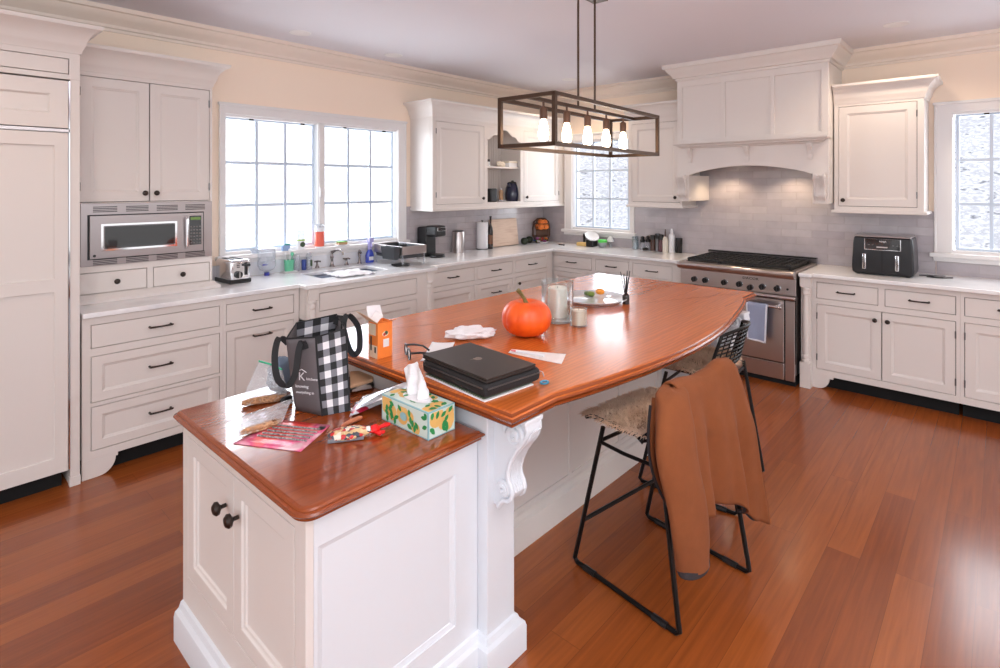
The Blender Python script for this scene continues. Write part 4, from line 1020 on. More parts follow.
# glasses, resting on folded arms
gx, gy, _ = at(407.5, 358, ZI)
t = thing('eyeglasses', 'black framed eyeglasses standing beside the white paper', 'glasses', (gx, gy, ZI), math.radians(-118))
for s in (-1, 1):
    MB().tube([(s * .034 + .027 * math.cos(a / 16 * 2 * PI), 0, .026 + .021 * math.sin(a / 16 * 2 * PI)) for a in range(16)], .003, 6, closed=True).build('rim', 'black', t)
    MB().lathe([(.0255, 0), (.0255, .001)], (s * .034, 0, .026), 20, ax='y', sq=(1, .8)).build('lens', 'darkglass', t)
    MB().tube([(s * .062, 0, .036), (s * .060, .04, .034), (s * .056, .075, .026), (s * .052, .10, .006)], .0042, 6).build('temple_arm', 'black', t)
MB().tube([(-.008, 0, .032), (0, 0, .036), (.008, 0, .032)], .0028, 6).build('bridge', 'black', t)
# torn orange carton
t = thing('orange_carton', 'torn-open orange carton standing at the back corner of the island', 'carton', (1.289, 1.83, ZI))
M['orng'] = ramp_noise('orange_card', [(246, 140, 60), (240, 128, 50)], 12, .6); M['cream'] = plain('cream_card', (236, 214, 186), .7)
bw, bd, bh = .070, .063, .142
MB().plate([0, .0015, bw - .0015, bw], [0, .0015, bd - .0015, bd], lambda u, v: not (.0015 < u < bw - .0015 and .0015 < v < bd - .0015), 0, bh, 'z').box((.001, .001, 0), (bw - .001, bd - .001, .002)).build('carton_body', 'orng', t)
for nm, P, c in (('front_flap', [(0, 0, bh), (bw, 0, bh), (bw + .012, -.016, bh + .006), (.006, -.02, bh + .01)], 'orng'), ('back_flap', [(0, bd, bh), (bw, bd, bh), (bw - .002, bd + .018, bh + .052), (.0, bd + .016, bh + .058)], 'paper'),
                 ('side_flap', [(0, 0, bh), (0, bd, bh), (-.058, bd + .004, bh + .050), (-.052, .008, bh + .040)], 'cream'), ('inner_flap', [(0, .006, bh), (0, bd, bh), (.036, bd, bh + .036), (.03, .006, bh + .026)], 'paper')):
    MB().add(P, [(0, 1, 2, 3)]).build(nm, c, t, solid=.0012)
MB().box((-.0006, .004, .0), (0, bd - .004, .05)).box((-.0006, .014, .09), (0, bd - .004, .136)).build('side_print', 'cream', t)
MB().box((-.0009, .040, .028), (-.0005, .050, .085)).box((-.0009, .012, .022), (-.0005, .022, .045)).build('side_figure', 'black', t)
MB().box((.026, -.0006, .042), (.054, 0, .074)).build('label_patch', 'paper', t)
M['leafd'] = plain('dark_green_print', (60, 84, 56), .6); M['redp'] = plain('red_print', (196, 44, 40), .55)
m = MB(); m.lathe([(.015, -.0008), (.015, 0)], (.036, 0, .095), 14, ax='y', sq=(1, .7)).build('picture', 'cream', t)
MB().lathe([(.008, -.0012), (.008, 0)], (.040, 0, .098), 12, ax='y').build('picture_green', 'leafd', t); MB().lathe([(.006, -.0013), (.006, 0)], (.031, 0, .093), 12, ax='y').build('picture_red', 'redp', t)

# ---------------------------------------------------------------- desk objects
# tote bag
TB = [(.987, 1.767), (1.109, 1.773), (1.178, 1.95), (1.02, 1.968), (.918, 1.845)]
BB = [(1.00, 1.745), (1.088, 1.712), (1.135, 1.925), (1.005, 1.945), (.962, 1.86)]
TH = [1.072, 1.078, 1.090, 1.082, 1.066]
M['toteg'] = plain('grey_nonwoven', (92, 86, 88), .55, bump=.1, scale=200); M['gb'] = plain('gingham_black', (26, 26, 28), .8); M['gg'] = plain('gingham_grey', (120, 120, 126), .8); M['gw'] = plain('gingham_white', (228, 228, 230), .8)
t = thing('tote_bag', 'grey tote bag with black and white gingham ends and black handles', 'bag', (1.05, 1.83, ZD))
O = Vector((1.05, 1.83, ZD))
def tote(i, u, v):
    j = (i + 1) % 5
    b = Vector(BB[i]).lerp(Vector(BB[j]), u); tp = Vector(TB[i]).lerp(Vector(TB[j]), u); z = (TH[i] * (1 - u) + TH[j] * u - ZD) * v
    p = b.lerp(tp, v ** .8); c = Vector((1.05, 1.84)); bul = 1 + .05 * math.sin(PI * v) * math.sin(PI * u)
    p = c + (p - c) * bul
    return (p.x - O.x, p.y - O.y, z + .001)
for i, nm in ((4, 'front_face'), (1, 'back_face'), (3, 'folded_face')):
    MB().grid(lambda u, v: tote(i, u, v), 10, 12).build(nm, 'toteg', t, solid=.0015, smooth=True)
for i, nm in ((0, 'gingham_end'), (2, 'gingham_end')):
    m = MB(); nu, nv = 5, 11
    for a in range(nu):
        for c in range(nv):
            mi = 0 if (a % 2 == 0 and c % 2 == 0) else 2 if (a % 2 and c % 2) else 1
            m.grid(lambda u, v: tote(i, (a + u) / nu, (c + v) / nv), 2, 2, mi)
    m.build(nm, ['gb', 'gg', 'gw'], t, solid=.0015)
MB().prism([(p[0] - O.x, p[1] - O.y) for p in BB], .0005, .003).build('bottom', 'gb', t)
m = MB()
for i in (0, 1): MB().tube([tote(i, 0, k / 10) for k in range(11)], .0035, 6).build('piping', 'gb', t)
MB().tube([tote(i, k / 5, 1) for i in range(5) for k in range(5)], .003, 6, closed=True).build('top_binding', 'gb', t)
def strap(pts, w=.0105, th=.0025):
    P = [Vector(p) - O for p in pts]; S = []
    for i in range(len(P) - 1):
        p0, p1, p2, p3 = P[max(0, i - 1)], P[i], P[i + 1], P[min(len(P) - 1, i + 2)]
        for k in range(5):
            q = k / 5; S.append(.5 * ((2 * p1) + (p2 - p0) * q + (2 * p0 - 5 * p1 + 4 * p2 - p3) * q * q + (-p0 + 3 * p1 - 3 * p2 + p3) * q ** 3))
    S.append(P[-1]); rs = []
    for i, p in enumerate(S):
        tg = (S[min(i + 1, len(S) - 1)] - S[max(i - 1, 0)]).normalized(); sd = Vector((XR, YR, 0)); sd = (sd - tg * sd.dot(tg))
        if sd.length < .2: sd = Vector((0, 0, 1)) - tg * tg.z
        sd.normalize(); nn = tg.cross(sd).normalized()
        rs.append([tuple(p + sd * w + nn * th), tuple(p - sd * w + nn * th), tuple(p - sd * w - nn * th), tuple(p + sd * w - nn * th)])
    return MB().rings(rs)
strap([(.958, 1.785, 1.035), (.948, 1.790, 1.062), (.935, 1.79, 1.03), (.915, 1.775, .96), (.893, 1.785, .925), (.868, 1.805, .95), (.870, 1.83, 1.02), (.90, 1.86, 1.072), (.925, 1.845, 1.05)]).build('handle', 'gb', t, smooth=True, ang=50)
strap([(1.13, 1.82, 1.03), (1.14, 1.835, 1.088), (1.16, 1.835, 1.11), (1.19, 1.815, 1.06), (1.185, 1.80, .985), (1.165, 1.81, .965), (1.158, 1.84, 1.0), (1.165, 1.90, 1.09), (1.155, 1.92, 1.06)]).build('handle', 'gb', t, smooth=True, ang=50)
# lettering on the front face (plane through TB[4]..TB[0])
fa = Vector(tote(4, .5, .45)); fd = Vector(tote(4, 1, .45)) - Vector(tote(4, 0, .45)); ang = math.atan2(fd.y, fd.x)
nrm = Vector((math.sin(ang), -math.cos(ang), 0))
for body, sz, uu, vv in (('K', .040, .47, .50), ('kitchens', .013, .80, .47), ('knowing', .015, .44, .37), ('everything in', .0135, .52, .29)):
    q = Vector(tote(4, uu, vv)) + nrm * .0065
    text(body, sz, 'gw', parent=t, loc=q, rot=(PI / 2, 0, ang), ext=.0004)
q = Vector(tote(4, .50, .60)) + nrm * .007; e = Vector((math.cos(ang), math.sin(ang), 0))
MB().tube([q - e * .016 + Vector((0, 0, -.008)), q, q + e * .018 + Vector((0, 0, -.010))], .0016, 5).build('roof_mark', 'gw', t)

# tissue box
t = thing('tissue_box', 'citrus and leaf patterned tissue box with a tissue pulled up', 'tissue box', (1.126, 1.33, ZD), math.radians(.5))
M['tb'] = plain('pale_teal_card', (140, 184, 190), .6)
M['tbo'] = plain('citrus_orange_print', (232, 184, 106), .6, noise=.12, scale=60); M['tbg'] = plain('leaf_green_print', (38, 140, 74), .6); M['tbw'] = plain('pale_print', (206, 222, 214), .6)
bx, by, bz = .115, .243, .087
MB().box((0, 0, 0), (bx, by, bz)).build('carton', 'tb', t, bevel=.001, seg=1)
def disc(parent, face, u, v, rx, ry, mat, name, k=0, a0=0, leaf=False):
    P = []
    for i in range(14):
        a = 2 * PI * i / 14; q = 1 if not leaf else abs(math.cos(a)) ** .5 if False else 1
        cx, cy = rx * math.cos(a), ry * math.sin(a)
        if leaf: cy *= (1 - (cx / rx) ** 2) ** .5 if abs(cx) < rx else 0
        P.append((u + cx * math.cos(a0) - cy * math.sin(a0), v + cx * math.sin(a0) + cy * math.cos(a0)))
    W_, H_ = {'l': (by, bz), 'f': (bx, bz), 't': (bx, by)}[face]
    P = [(min(max(p, .005), W_ - .005), min(max(q, .005), H_ - .005)) for p, q in P]
    e = .0004 + k * .0003
    if face == 'l': vs = [(-e, by - p, q) for p, q in P]
    elif face == 'f': vs = [(p, -e, q) for p, q in P]
    else: vs = [(p, q, bz + e) for p, q in P]
    return vs
rnd = random.Random(11)
for face, nm, items in (('l', 'side_print', 0), ('f', 'end_print', 0), ('t', 'top_print', 0)):
    W_, H_ = {'l': (by, bz), 'f': (bx, bz), 't': (bx, by)}[face]
    m = MB(); k = 0
    bgq = {'l': [(-.0003, .004, .004), (-.0003, by - .004, .004), (-.0003, by - .004, bz - .004), (-.0003, .004, bz - .004)], 'f': [(.004, -.0003, .004), (bx - .004, -.0003, .004), (bx - .004, -.0003, bz - .004), (.004, -.0003, bz - .004)],
           't': [(.004, .004, bz + .0003), (bx - .004, .004, bz + .0003), (bx - .004, by - .004, bz + .0003), (.004, by - .004, bz + .0003)]}[face]
    m.add(bgq, [(0, 1, 2, 3)], 2)
    n_o = {'l': 11, 'f': 6, 't': 14}[face]
    for i in range(n_o):
        u, v = rnd.uniform(.02, W_ - .02), rnd.uniform(.015, H_ - .015); s = rnd.uniform(.018, .03); k += 1
        vs = disc(None, face, u, v, s, s * .9, 0, 0, k * .15); m.add(vs, [tuple(range(len(vs)))], 0)
    for i in range(n_o * 2):
        u, v = rnd.uniform(.012, W_ - .012), rnd.uniform(.012, H_ - .012); vs = disc(None, face, u, v, .013, .007, 0, 0, 4 + i * .1, rnd.uniform(0, 6), True); m.add(vs, [tuple(range(len(vs)))], 1)
    if face == 'l': vs = disc(None, face, by * .5, bz * .5, .018, .014, 0, 0, 9); m.add(vs, [tuple(range(len(vs)))], 3)
    m.build(nm, ['tbo', 'tbg', 'tbw', 'tb'], t, weld=False)
MB().lathe([(.052, bz + .002), (.001, bz + .0023)], (bx / 2, by / 2, 0), 24, sq=(.62, 1.3)).build('opening_film', 'white', t)
def tis(u, v):
    a = (u - .5) * 2; fold = math.sin(u * 13 + v * 2) * .010 + .008 * nz(u * 4, v * 4)
    w = .060 * (1 - v * .35) + .012 * v
    return (bx / 2 + fold * (1.1 - v * .6) + .018 * v * math.sin(u * 3), by / 2 + a * w + .030 * v, bz + .002 + .115 * v * (1 - .35 * abs(a)) + .006 * math.sin(u * 9) * v)
MB().grid(tis, 26, 16).build('tissue', 'cloth', t, solid=.0008, smooth=True, ang=60)

# red card with pencils picture
C4 = [(233.2, 443.8), (300.7, 452), (330.3, 425.7), (281, 420)]
M['redcard'] = ramp_noise('red_pink_card', [(222, 70, 62), (236, 120, 120), (216, 84, 130), (232, 190, 200)], 9, .2)
o = sheet(C4, ZD, 'redcard', 'pencil_pack', 'red and pink flat pack of pencils lying at the front of the desk', 'pencil pack', th=.0015, curl=.0008)
Cv = [Vector(at(p[0], p[1], ZD + .004)) for p in C4]
def cq(u, v): return Cv[0].lerp(Cv[1], u).lerp(Cv[3].lerp(Cv[2], u), v)
M['pencil'] = ramp_noise('grey_patterned_pencil', [(60, 58, 60), (190, 186, 184)], 180, .5)
for i in range(5):
    v = .36 + i * .11; MB().tube([cq(.10, v), cq(.90, v + .02)], .0032, 6).build('pencil', 'pencil', o)
vs = [cq(.84, .80), cq(.96, .82), cq(.95, .95), cq(.83, .93)]; MB().add([v + Vector((0, 0, .0004)) for v in vs], [(0, 1, 2, 3)]).build('badge', 'steeld', o)
# snack bag with red clip
a, b2 = Vector(at(329, 441, ZD)), Vector(at(375, 435.5, ZD)); ang = math.atan2(b2.y - a.y, b2.x - a.x); L = (b2 - a).length; c = (a + b2) / 2
t = thing('snack_bag', 'opened printed snack bag twisted shut beside the red pencil pack', 'snack bag', (c.x, c.y + .012, ZD), ang)
M['snack'] = ramp_noise('snack_print', [(222, 190, 140), (192, 34, 36), (240, 228, 210), (205, 44, 40), (66, 74, 84), (232, 208, 160)], 80, .35, kind='cells')
def sb(u, v):
    a = 2 * PI * u; s = math.sin(PI * min(1, v * 1.15)) ** .5 if v < .5 else max(.16, math.sin(PI * min(1, .5 + (v - .5) * .9)) ** .9)
    d = 1 + .18 * nz(math.cos(a) * 2, v * 6, math.sin(a) * 2)
    return ((v - .5) * L, .042 * s * math.cos(a) * d, max(0, .014 + .014 * s * math.sin(a) * d))
MB().grid(sb, 20, 24).build('bag_body', 'snack', t, smooth=True, ang=60)
MB().box((-L * .48, -.034, .001), (L * .30, -.024, .012)).build('bag_edge', 'gg', t, bevel=.003)
M['redplast'] = plain('red_plastic', (226, 24, 28), .3)
e = L / 2
k = MB().tube([(e - .004, 0, .016), (e + .010, 0, .018), (e + .02, .002, .016)], [.012, .014, .009], 10).build('red_clip', 'redplast', t, smooth=True)
MB().tube([(e + .018, .004, .018), (e + .04, .014, .02), (e + .055, .022, .018)], [.005, .0075, .005], 8).build('clip_prong', 'redplast', k, smooth=True)
MB().tube([(e + .008, -.006, .01), (e + .02, -.018, .009), (e + .036, -.010, .01)], [.006, .009, .005], 8).build('clip_prong', 'redplast', k, smooth=True)
MB().lathe([(.011, 0), (.012, .006), (.011, .012)], (e - .02, 0, .016), 14, ax='x').build('tie', 'white', t)
a, b2 = Vector(at(341, 428, ZD)), Vector(at(362, 419.5, ZD)); z = Vector((0, 0, .0085))
M['rolls'] = plain('brown_roll', (196, 120, 84), .4, noise=.2)
tag(MB().tube([a + z * .7, a.lerp(b2, .15) + z * .9, a.lerp(b2, .5) + z, a.lerp(b2, .85) + z, b2 + z], [.003, .006, .008, .0085, .004], 12).build('chocolate_tube', 'rolls', smooth=True), 'small pinkish brown tube lying behind the snack bag', 'tube')
# zip bags
M['zip'] = glassy('zip_bag_film', (246, 247, 250), refl=.12, haze=.22)
M['crumb'] = ramp_noise('brown_bread', [(124, 78, 50), (206, 160, 122), (160, 108, 70), (190, 176, 160)], 50, .9, bump=.4)
M['green'] = plain('green_zip', (0, 168, 120), .4)
def film(A, B, C_, D_, depth, seed, name, parent):
    """puffed film pouch between four corner points"""
    A, B, C_, D_ = map(Vector, (A, B, C_, D_)); n = (B - A).cross(D_ - A).normalized()
    m = MB()
    for sg in (-1, 1):
        def f(u, v):
            p = A.lerp(B, u).lerp(D_.lerp(C_, u), v); e = min(1, 5 * u) * min(1, 5 * (1 - u)) * min(1, 5 * v) * min(1, 6 * (1 - v))
            return tuple(p + n * sg * depth * e * (.7 + .5 * nz(u * 5 + seed, v * 5, sg)) + n * .004 * nz(u * 11, v * 11, seed))
        m.grid(f, 22, 18)
    return m.build(name, 'zip', parent, smooth=True, ang=80)
a = Vector(at(240, 407, ZD)); b2 = Vector(at(288, 399, ZD))
t = thing('zip_bag', 'clear zip bag with green seal leaning up, brown bread in its bottom', 'plastic bag', (a.x, a.y, ZD))
A = a - t.location + Vector((0, 0, .012)); B = b2 - t.location + Vector((0, 0, .016))
bk = Vector((XD, YD, 0)) * .045
Dp = Vector(at(259, 361, ZD + .135)) - t.location; Cp = Vector(at(281, 371, ZD + .115)) - t.location + Vector((.01, .012, 0))
film(A, B, Cp, Dp, .010, 1, 'film', t)
MB().tube([Dp, Dp.lerp(Cp, .5) + Vector((0, 0, .004)), Cp], .0035, 6).build('green_seal', 'green', t)
m = MB(); mid = (A + B) / 2; dr = (B - A)
MB().join(blob(dr.length * .92, .034, .024, amp=.35, seed=3, fr=4), Matrix.Translation((mid.x, mid.y, .001)) @ rotz(math.atan2(dr.y, dr.x))).build('bread_pieces', 'crumb', t, smooth=True)
a = Vector(at(239, 437, ZD)); b2 = Vector(at(279, 425, ZD))
t = thing('zip_bag', 'crumpled clear bag of brown bread lying in front, partly under the other bag', 'plastic bag', (a.x, a.y, ZD))
A = Vector((-.012, -.012, .008)); B = b2 - a + Vector((.008, -.008, .010)); n2 = Vector((XD, YD, 0)) * .095
film(A, B, B + n2 * .9 + Vector((.0, 0, .045)), A + n2 + Vector((-.02, .01, .03)), .016, 7, 'film', t)
dr = B - A; mid = (A + B) / 2
MB().join(blob(dr.length * .9, .028, .022, amp=.35, seed=9, fr=4), Matrix.Translation((mid.x + .008, mid.y + .010, .001)) @ rotz(math.atan2(dr.y, dr.x))).build('bread_pieces', 'crumb', t, smooth=True)
p = at(262, 433, ZD); q = at(230, 438, ZD)
# blue-grey pouch
M['pouch'] = plain('blue_grey_cloth', (112, 130, 150), .7, bump=.3, scale=40)
p = at(284, 395, ZD)
tag(lay(blob(.12, .07, .13, 30, 18, amp=.16, fr=2, seed=12), p[0] + .01, p[1] + .05, ZD + .001, .5).build('blue_pouch', 'pouch', smooth=True), 'blue-grey cloth pouch standing behind the zip bag', 'pouch')
p = at(289, 405, ZD); tag(lay(blob(.05, .03, .028, amp=.1), p[0] + .0, p[1] + .02, ZD + .0005, .3).build('black_purse', 'black', smooth=True), 'small black lump between the zip bag and the tote', 'pouch')
# packets between tote and tissue box
M['foil'] = plain('silver_foil', (206, 208, 214), .25, .6, bump=.3, scale=30); M['foilc'] = ramp_noise('printed_foil', [(196, 20, 60), (230, 230, 236), (96, 40, 110), (84, 120, 40), (236, 236, 240)], 30, .3, kind='cells')
def packet(label, P, mat, bul=.006, nm='snack_packet'):
    P = [Vector(p) for p in P]; n = (P[1] - P[0]).cross(P[3] - P[0]).normalized()
    m = MB()
    for sg in (-1, 1):
        m.grid(lambda u, v: tuple(P[0].lerp(P[1], u).lerp(P[3].lerp(P[2], u), v) + n * sg * (bul * (math.sin(PI * u) * math.sin(PI * v)) ** .6 + .0004) + n * .002 * nz(u * 7, v * 7)), 14, 10)
    return tag(m.build(nm, mat, smooth=True, ang=70), label, 'packet')
z0 = ZD + .008
a, b2, c, d = at(349, 417, z0), at(356, 402, z0), at(405, 385, ZD + .05), at(402, 395, ZD + .03)
packet('red and purple printed foil packet poking out beside the tote', [a, d, c, b2], 'foilc')
a, b2, c, d = at(355, 410, ZD + .022), at(362, 397, ZD + .028), at(418, 378, .928), at(410, 389, .888)
packet('silver foil packet leaning over the printed one, behind the tissue box', [a, d, c, b2], 'foil')
a, b2, c, d = at(352, 392, ZD + .01), at(353, 382, ZD + .012), at(369, 380, ZD + .012), at(372, 388, ZD + .01)
packet('short white and grey packet beside the gingham end of the tote', [a, d, c, b2], 'foil', .004)
P = [at(350, 393, ZD), at(350, 378, ZD), at(368, 377, ZD), at(374, 381, ZD), at(373, 386, ZD)]
M['tan'] = plain('tan_wood', (206, 164, 128), .6, noise=.15)
tag(MB().prism([(p[0], p[1]) for p in P], ZD + .014, ZD + .03).build('wooden_block', 'tan', bevel=.006, seg=3), 'tan rounded wooden block beneath the counter edge behind the tote', 'block')
P = [at(348, 394, ZD), at(348, 380, ZD), at(371, 379, ZD), at(374, 387, ZD)]
tag(MB().prism([(p[0], p[1]) for p in P], ZD + .001, ZD + .0135).build('black_folder', 'black', bevel=.002), 'black folder under the tan wooden block', 'folder')
# ---------------------------------------------------------------- sink wall counter objects
def put(name, label, cat, x0, x1, yt, yb, z=ZK, group=None, rz=0):
    x, y, R, h = span(x0, x1, yt, yb, z)
    k = min(1, (YW - .016 - R) / y, (XW - .018 - R) / x)     # keep it in front of the wall
    if k < 1: x, y, R = x * k, y * k, R * k; h = (HC - z) + (h - (HC - z)) * k
    return thing(name, label, cat, (x, y, z), rz, group), R, h
# toaster
x, y, _ = at(234, 283.5, ZK)
t = thing('toaster', 'chrome two-slot toaster beside the microwave cabinet', 'toaster', (x + .03, y + .11, ZK), math.radians(4))
MB().box((-.075, -.13, .012), (.075, .10, .165)).build('body', 'chrome', t, bevel=.022, seg=4, smooth=True)
MB().box((-.078, -.132, 0), (.078, .102, .03)).build('base', 'black', t, bevel=.006)
for s in (-.028, .028): MB().box((s - .012, -.10, .1645), (s + .012, .075, .1665)).build('slot', 'void', t)
MB().box((.030, -.138, .055), (.046, -.130, .145)).build('lever_slot', 'black', t); MB().box((.018, -.158, .118), (.058, -.134, .135)).build('lever', 'black', t, bevel=.004)
MB().lathe([(.024, -.15), (.026, -.131)], (-.018, 0, .062), 18, ax='y').build('dial', 'black', t, smooth=True); MB().cbox((-.018, -.152, .062), (.006, .004, .046)).build('dial_pointer', 'chrome', t)
for k in range(3): MB().cbox((-.018, -.132, .115 + k * .013), (.018, .004, .008)).build('button', 'steeld', t)
# upturned jug on its cap
t, R, h = put('plastic_jug', 'clear plastic bottle upside down on its blue cap, drying by the toaster', 'bottle', 258, 275.5, 247, 276)
M['navy'] = plain('navy_cap', (42, 52, 150), .35)
MB().lathe([(.020, 0), (.020, .022), (.018, .024)], n=16).build('cap', 'navy', t, smooth=True)
MB().lathe([(.017, .024), (.022, .032), (R * .75, .045), (R, .075), (R * .98, h * .55), (R * .92, h * .6), (R * .98, h * .66), (R * .95, h * .96), (R * .8, h)], n=26).build('bottle', 'clearp', t, smooth=True)
MB().cbox((-R * .55, -R * .75, h * .42), (.036, .004, .012)).build('print', 'navy', t)
# brush caddy
xx, yy, _ = at(291, 272.5, ZK)
tag(MB().box((-.055, -.03, 0), (.055, .05, .009)).build('soap_tray', 'white', bevel=.004, loc=(xx, yy + .02, ZK)), 'small white tray under the green brush cup', 'tray')
t = thing('brush_cup', 'translucent green cup of dish brushes by the sink', 'cup', (xx, yy + .03, ZK + .0095))
M['mint'] = plain('mint_cup', (120, 214, 172), .3, alpha=.85)
MB().lathe([(.030, 0), (.036, .085), (.038, .088), (.035, .086), (.025, .004), (.001, .003)], n=22, sq=(1.15, .85)).build('cup', 'mint', t, smooth=True)
for dx, dy, tx, ty, hh_, c in ((-.01, 0, -.028, .01, .135, 'white'), (.006, .0, .012, .01, .16, 'white'), (.012, .0, .026, 0, .13, 'mint')):
    b_ = MB().tube([(dx, dy, .01), (tx, ty, hh_)], .004, 8).build('brush_handle', c, t)
    MB().lathe([(.004, -.012), (.012, -.006), (.013, .012), (.006, .018)], (tx, ty, hh_), 12).build('brush_head', c, b_, smooth=True)
t, R, h = put('pump_bottle', 'clear soap pump bottle behind the green brush cup', 'bottle', 293, 299.5, 242, 270.5)
MB().lathe([(R, 0), (R, h * .5), (R * .5, h * .62), (R * .4, h * .7)], n=18).build('bottle', 'clearp', t, smooth=True); MB().tube([(0, 0, h * .7), (0, 0, h), (.0, -.03, h)], .005, 8).build('pump', 'white', t)
t, R, h = put('blue_cup', 'small dark blue cup beside the brush cup', 'cup', 301.5, 306.5, 259.5, 270)
M['blued'] = plain('dark_blue_cup', (58, 76, 150), .35)
MB().lathe([(R * .85, 0), (R, h), (R * .9, h), (R * .75, .006), (.001, .005)], n=18).build('cup', 'blued', t, smooth=True)
t, R, h = put('small_jar', 'small clear jar with a green leaf print left of the tap', 'jar', 306, 312, 252, 269.5)
MB().lathe([(R, 0), (R, h * .8), (R * .7, h * .9), (R * .7, h)], n=18).build('glass', 'clearp', t, smooth=True); MB().cbox((R * .3, -R, h * .38), (.018, .003, .05)).build('leaf_print', 'leafd', t)
# window sill items
ZS = 1.0815
def sill(name, label, cat, px0, px1, h, yy=4.245):
    r0 = ray_y(px0, yy); r1 = ray_y(px1, yy)
    return thing(name, label, cat, ((r0 + r1) / 2, yy, ZS)), (r1 - r0) / 2, h
def ray_y(px, yy):
    t = (px - 500) / F; return yy * (XD + t * XR) / (YD + t * YR)
t, R, h = sill('glass_dish', 'low clear glass dish at the left end of the window sill', 'dish', 250, 261, .03)
MB().lathe([(R * .6, 0), (R, h), (R * .93, h), (R * .5, .006), (.001, .005)], n=22, sq=(1, .6)).build('dish', 'clearp', t, smooth=True)
t, R, h = sill('blue_sponge', 'pale blue and teal sponge on the window sill', 'sponge', 282, 289.5, .055)
M['pblue'] = plain('pale_blue_sponge', (150, 176, 214), .8, bump=.3, scale=120); M['teal'] = plain('teal_scourer', (70, 150, 150), .9)
MB().box((-R, -.012, 0), (R, .012, h * .8)).build('sponge', 'pblue', t, bevel=.005); MB().box((-R * .2, -.0125, h * .8), (R, .012, h)).build('scourer', 'teal', t, bevel=.003)
t, R, h = sill('lotion_bottle', 'clear-topped white bottle with a dark green round label on the sill', 'bottle', 297, 304.5, .155)
MB().lathe([(R * .85, 0), (R, .01), (R, h * .52), (R * .98, h * .55)], n=22).build('bottle', 'white', t, smooth=True)
MB().lathe([(R * .95, h * .55), (R * .95, h), (R * .6, h)], n=22).build('cap', 'clearp', t, smooth=True)
M['dgreen'] = plain('dark_green_label', (52, 74, 50), .5); M['lime2'] = plain('lime_band', (150, 200, 60), .5)
MB().lathe([(.021, -R - .001), (.021, -R + .004)], (0, 0, h * .27), 18, ax='y').build('label', 'dgreen', t); MB().lathe([(R + .0006, h * .47), (R + .0006, h * .53)], n=22).build('band', 'lime2', t)
t, R, h = sill('wipes_canister', 'white canister with a coral red label on the window sill', 'canister', 315.5, 323.5, .20)
M['coral'] = plain('coral_label', (238, 104, 84), .45)
MB().lathe([(R, 0), (R, h * .84), (R * .96, h * .86)], n=24).build('can', 'white', t, smooth=True)
MB().lathe([(R + .001, h * .06), (R + .001, h * .68)], n=24).build('label', 'coral', t, smooth=True); MB().lathe([(R * .98, h * .86), (R * .98, h * .95), (R * .5, h)], n=24).build('lid', 'clearp', t, smooth=True)
t, R, h = sill('sponge_dish', 'white dish with a green and white sponge on the sill above the tap', 'sponge', 336, 348, .035)
MB().box((-R, -.03, 0), (R, .03, .010)).build('dish', 'white', t, bevel=.003); MB().box((-R * .75, -.022, .0105), (R * .7, .022, .030)).build('sponge', 'tan', t, bevel=.004)
M['spgreen'] = plain('green_scourer', (104, 170, 70), .9); MB().box((-R * .75, -.022, .0302), (R * .7, .022, .036)).build('scourer', 'spgreen', t, bevel=.002)
# tap set
t = thing('kitchen_tap', 'bridge-style chrome tap with two cross handles behind the sink', 'tap', at(332, 266.5, ZK))
M['nickel'] = plain('dark_nickel', (150, 142, 140), .2, 1)
MB().lathe([(.022, 0), (.022, .006), (.013, .018), (.010, .05), (.013, .075), (.016, .085), (.010, .10), (.009, .125), (.014, .135), (.012, .15), (.004, .158)], n=16).build('column', 'nickel', t, smooth=True)
MB().tube([(0, 0, .118), (.01, -.05, .145), (.018, -.10, .148), (.022, -.13, .13), (.023, -.135, .105)], [.010, .0095, .009, .009, .010], 10).build('spout', 'nickel', t, smooth=True)
for px, py in ((317, 267.8), (346.5, 265)):
    p = Vector(at(px, py, ZK)) - t.location
    hd = MB().lathe([(.020, 0), (.020, .005), (.012, .018), (.008, .035), (.010, .048), (.006, .052)], tuple(p), 14).build('handle_base', 'nickel', t, smooth=True)
    c = MB()
    for a in (0.5, 0.5 + PI / 2): c.tube([(p.x - .032 * math.cos(a), p.y - .032 * math.sin(a), p.z + .055), (p.x, p.y, p.z + .058), (p.x + .032 * math.cos(a), p.y + .032 * math.sin(a), p.z + .055)], [.007, .005, .007], 8)
    c.build('cross_handle', 'nickel', hd, smooth=True)
t = thing('side_sprayer', 'dark chrome side sprayer right of the tap', 'tap', at(359.5, 263.5, ZK))
MB().lathe([(.021, 0), (.021, .005), (.011, .02), (.009, .05), (.013, .075), (.016, .095), (.012, .105)], n=14).build('holder', 'nickel', t, smooth=True); MB().tube([(0, 0, .10), (-.004, -.012, .112), (-.01, -.03, .098)], [.011, .014, .012], 10).build('spray_head', 'steeld', t, smooth=True)
# blue spray bottle
t, R, h = put('spray_bottle', 'blue dish spray bottle with a lavender trigger beside the rack', 'bottle', 365, 374.5, 237, 263)
M['dawn'] = plain('blue_liquid', (66, 84, 190), .2, coat=.5); M['lav'] = plain('lavender_plastic', (176, 170, 222), .4)
MB().lathe([(R * .9, 0), (R, .008), (R, h * .28), (R * .8, h * .40), (R * .45, h * .52)], n=24, sq=(1, .65)).build('bottle', 'dawn', t, smooth=True)
MB().lathe([(R * .45, h * .52), (R * .5, h * .66), (R * .4, h * .80)], n=18, sq=(1, .8)).build('neck', 'lav', t, smooth=True)
MB().box((-R * .5, -R * .8, h * .80), (R * .5, R * .3, h)).build('trigger_head', 'lav', t, bevel=.006); MB().tube([(0, -R * .5, h * .82), (0, -R * .8, h * .62)], .006, 8).build('trigger', 'lav', t)
MB().box((-R * .6, -R * .68, h * .10), (R * .5, -R * .64, h * .24)).build('label', 'white', t)
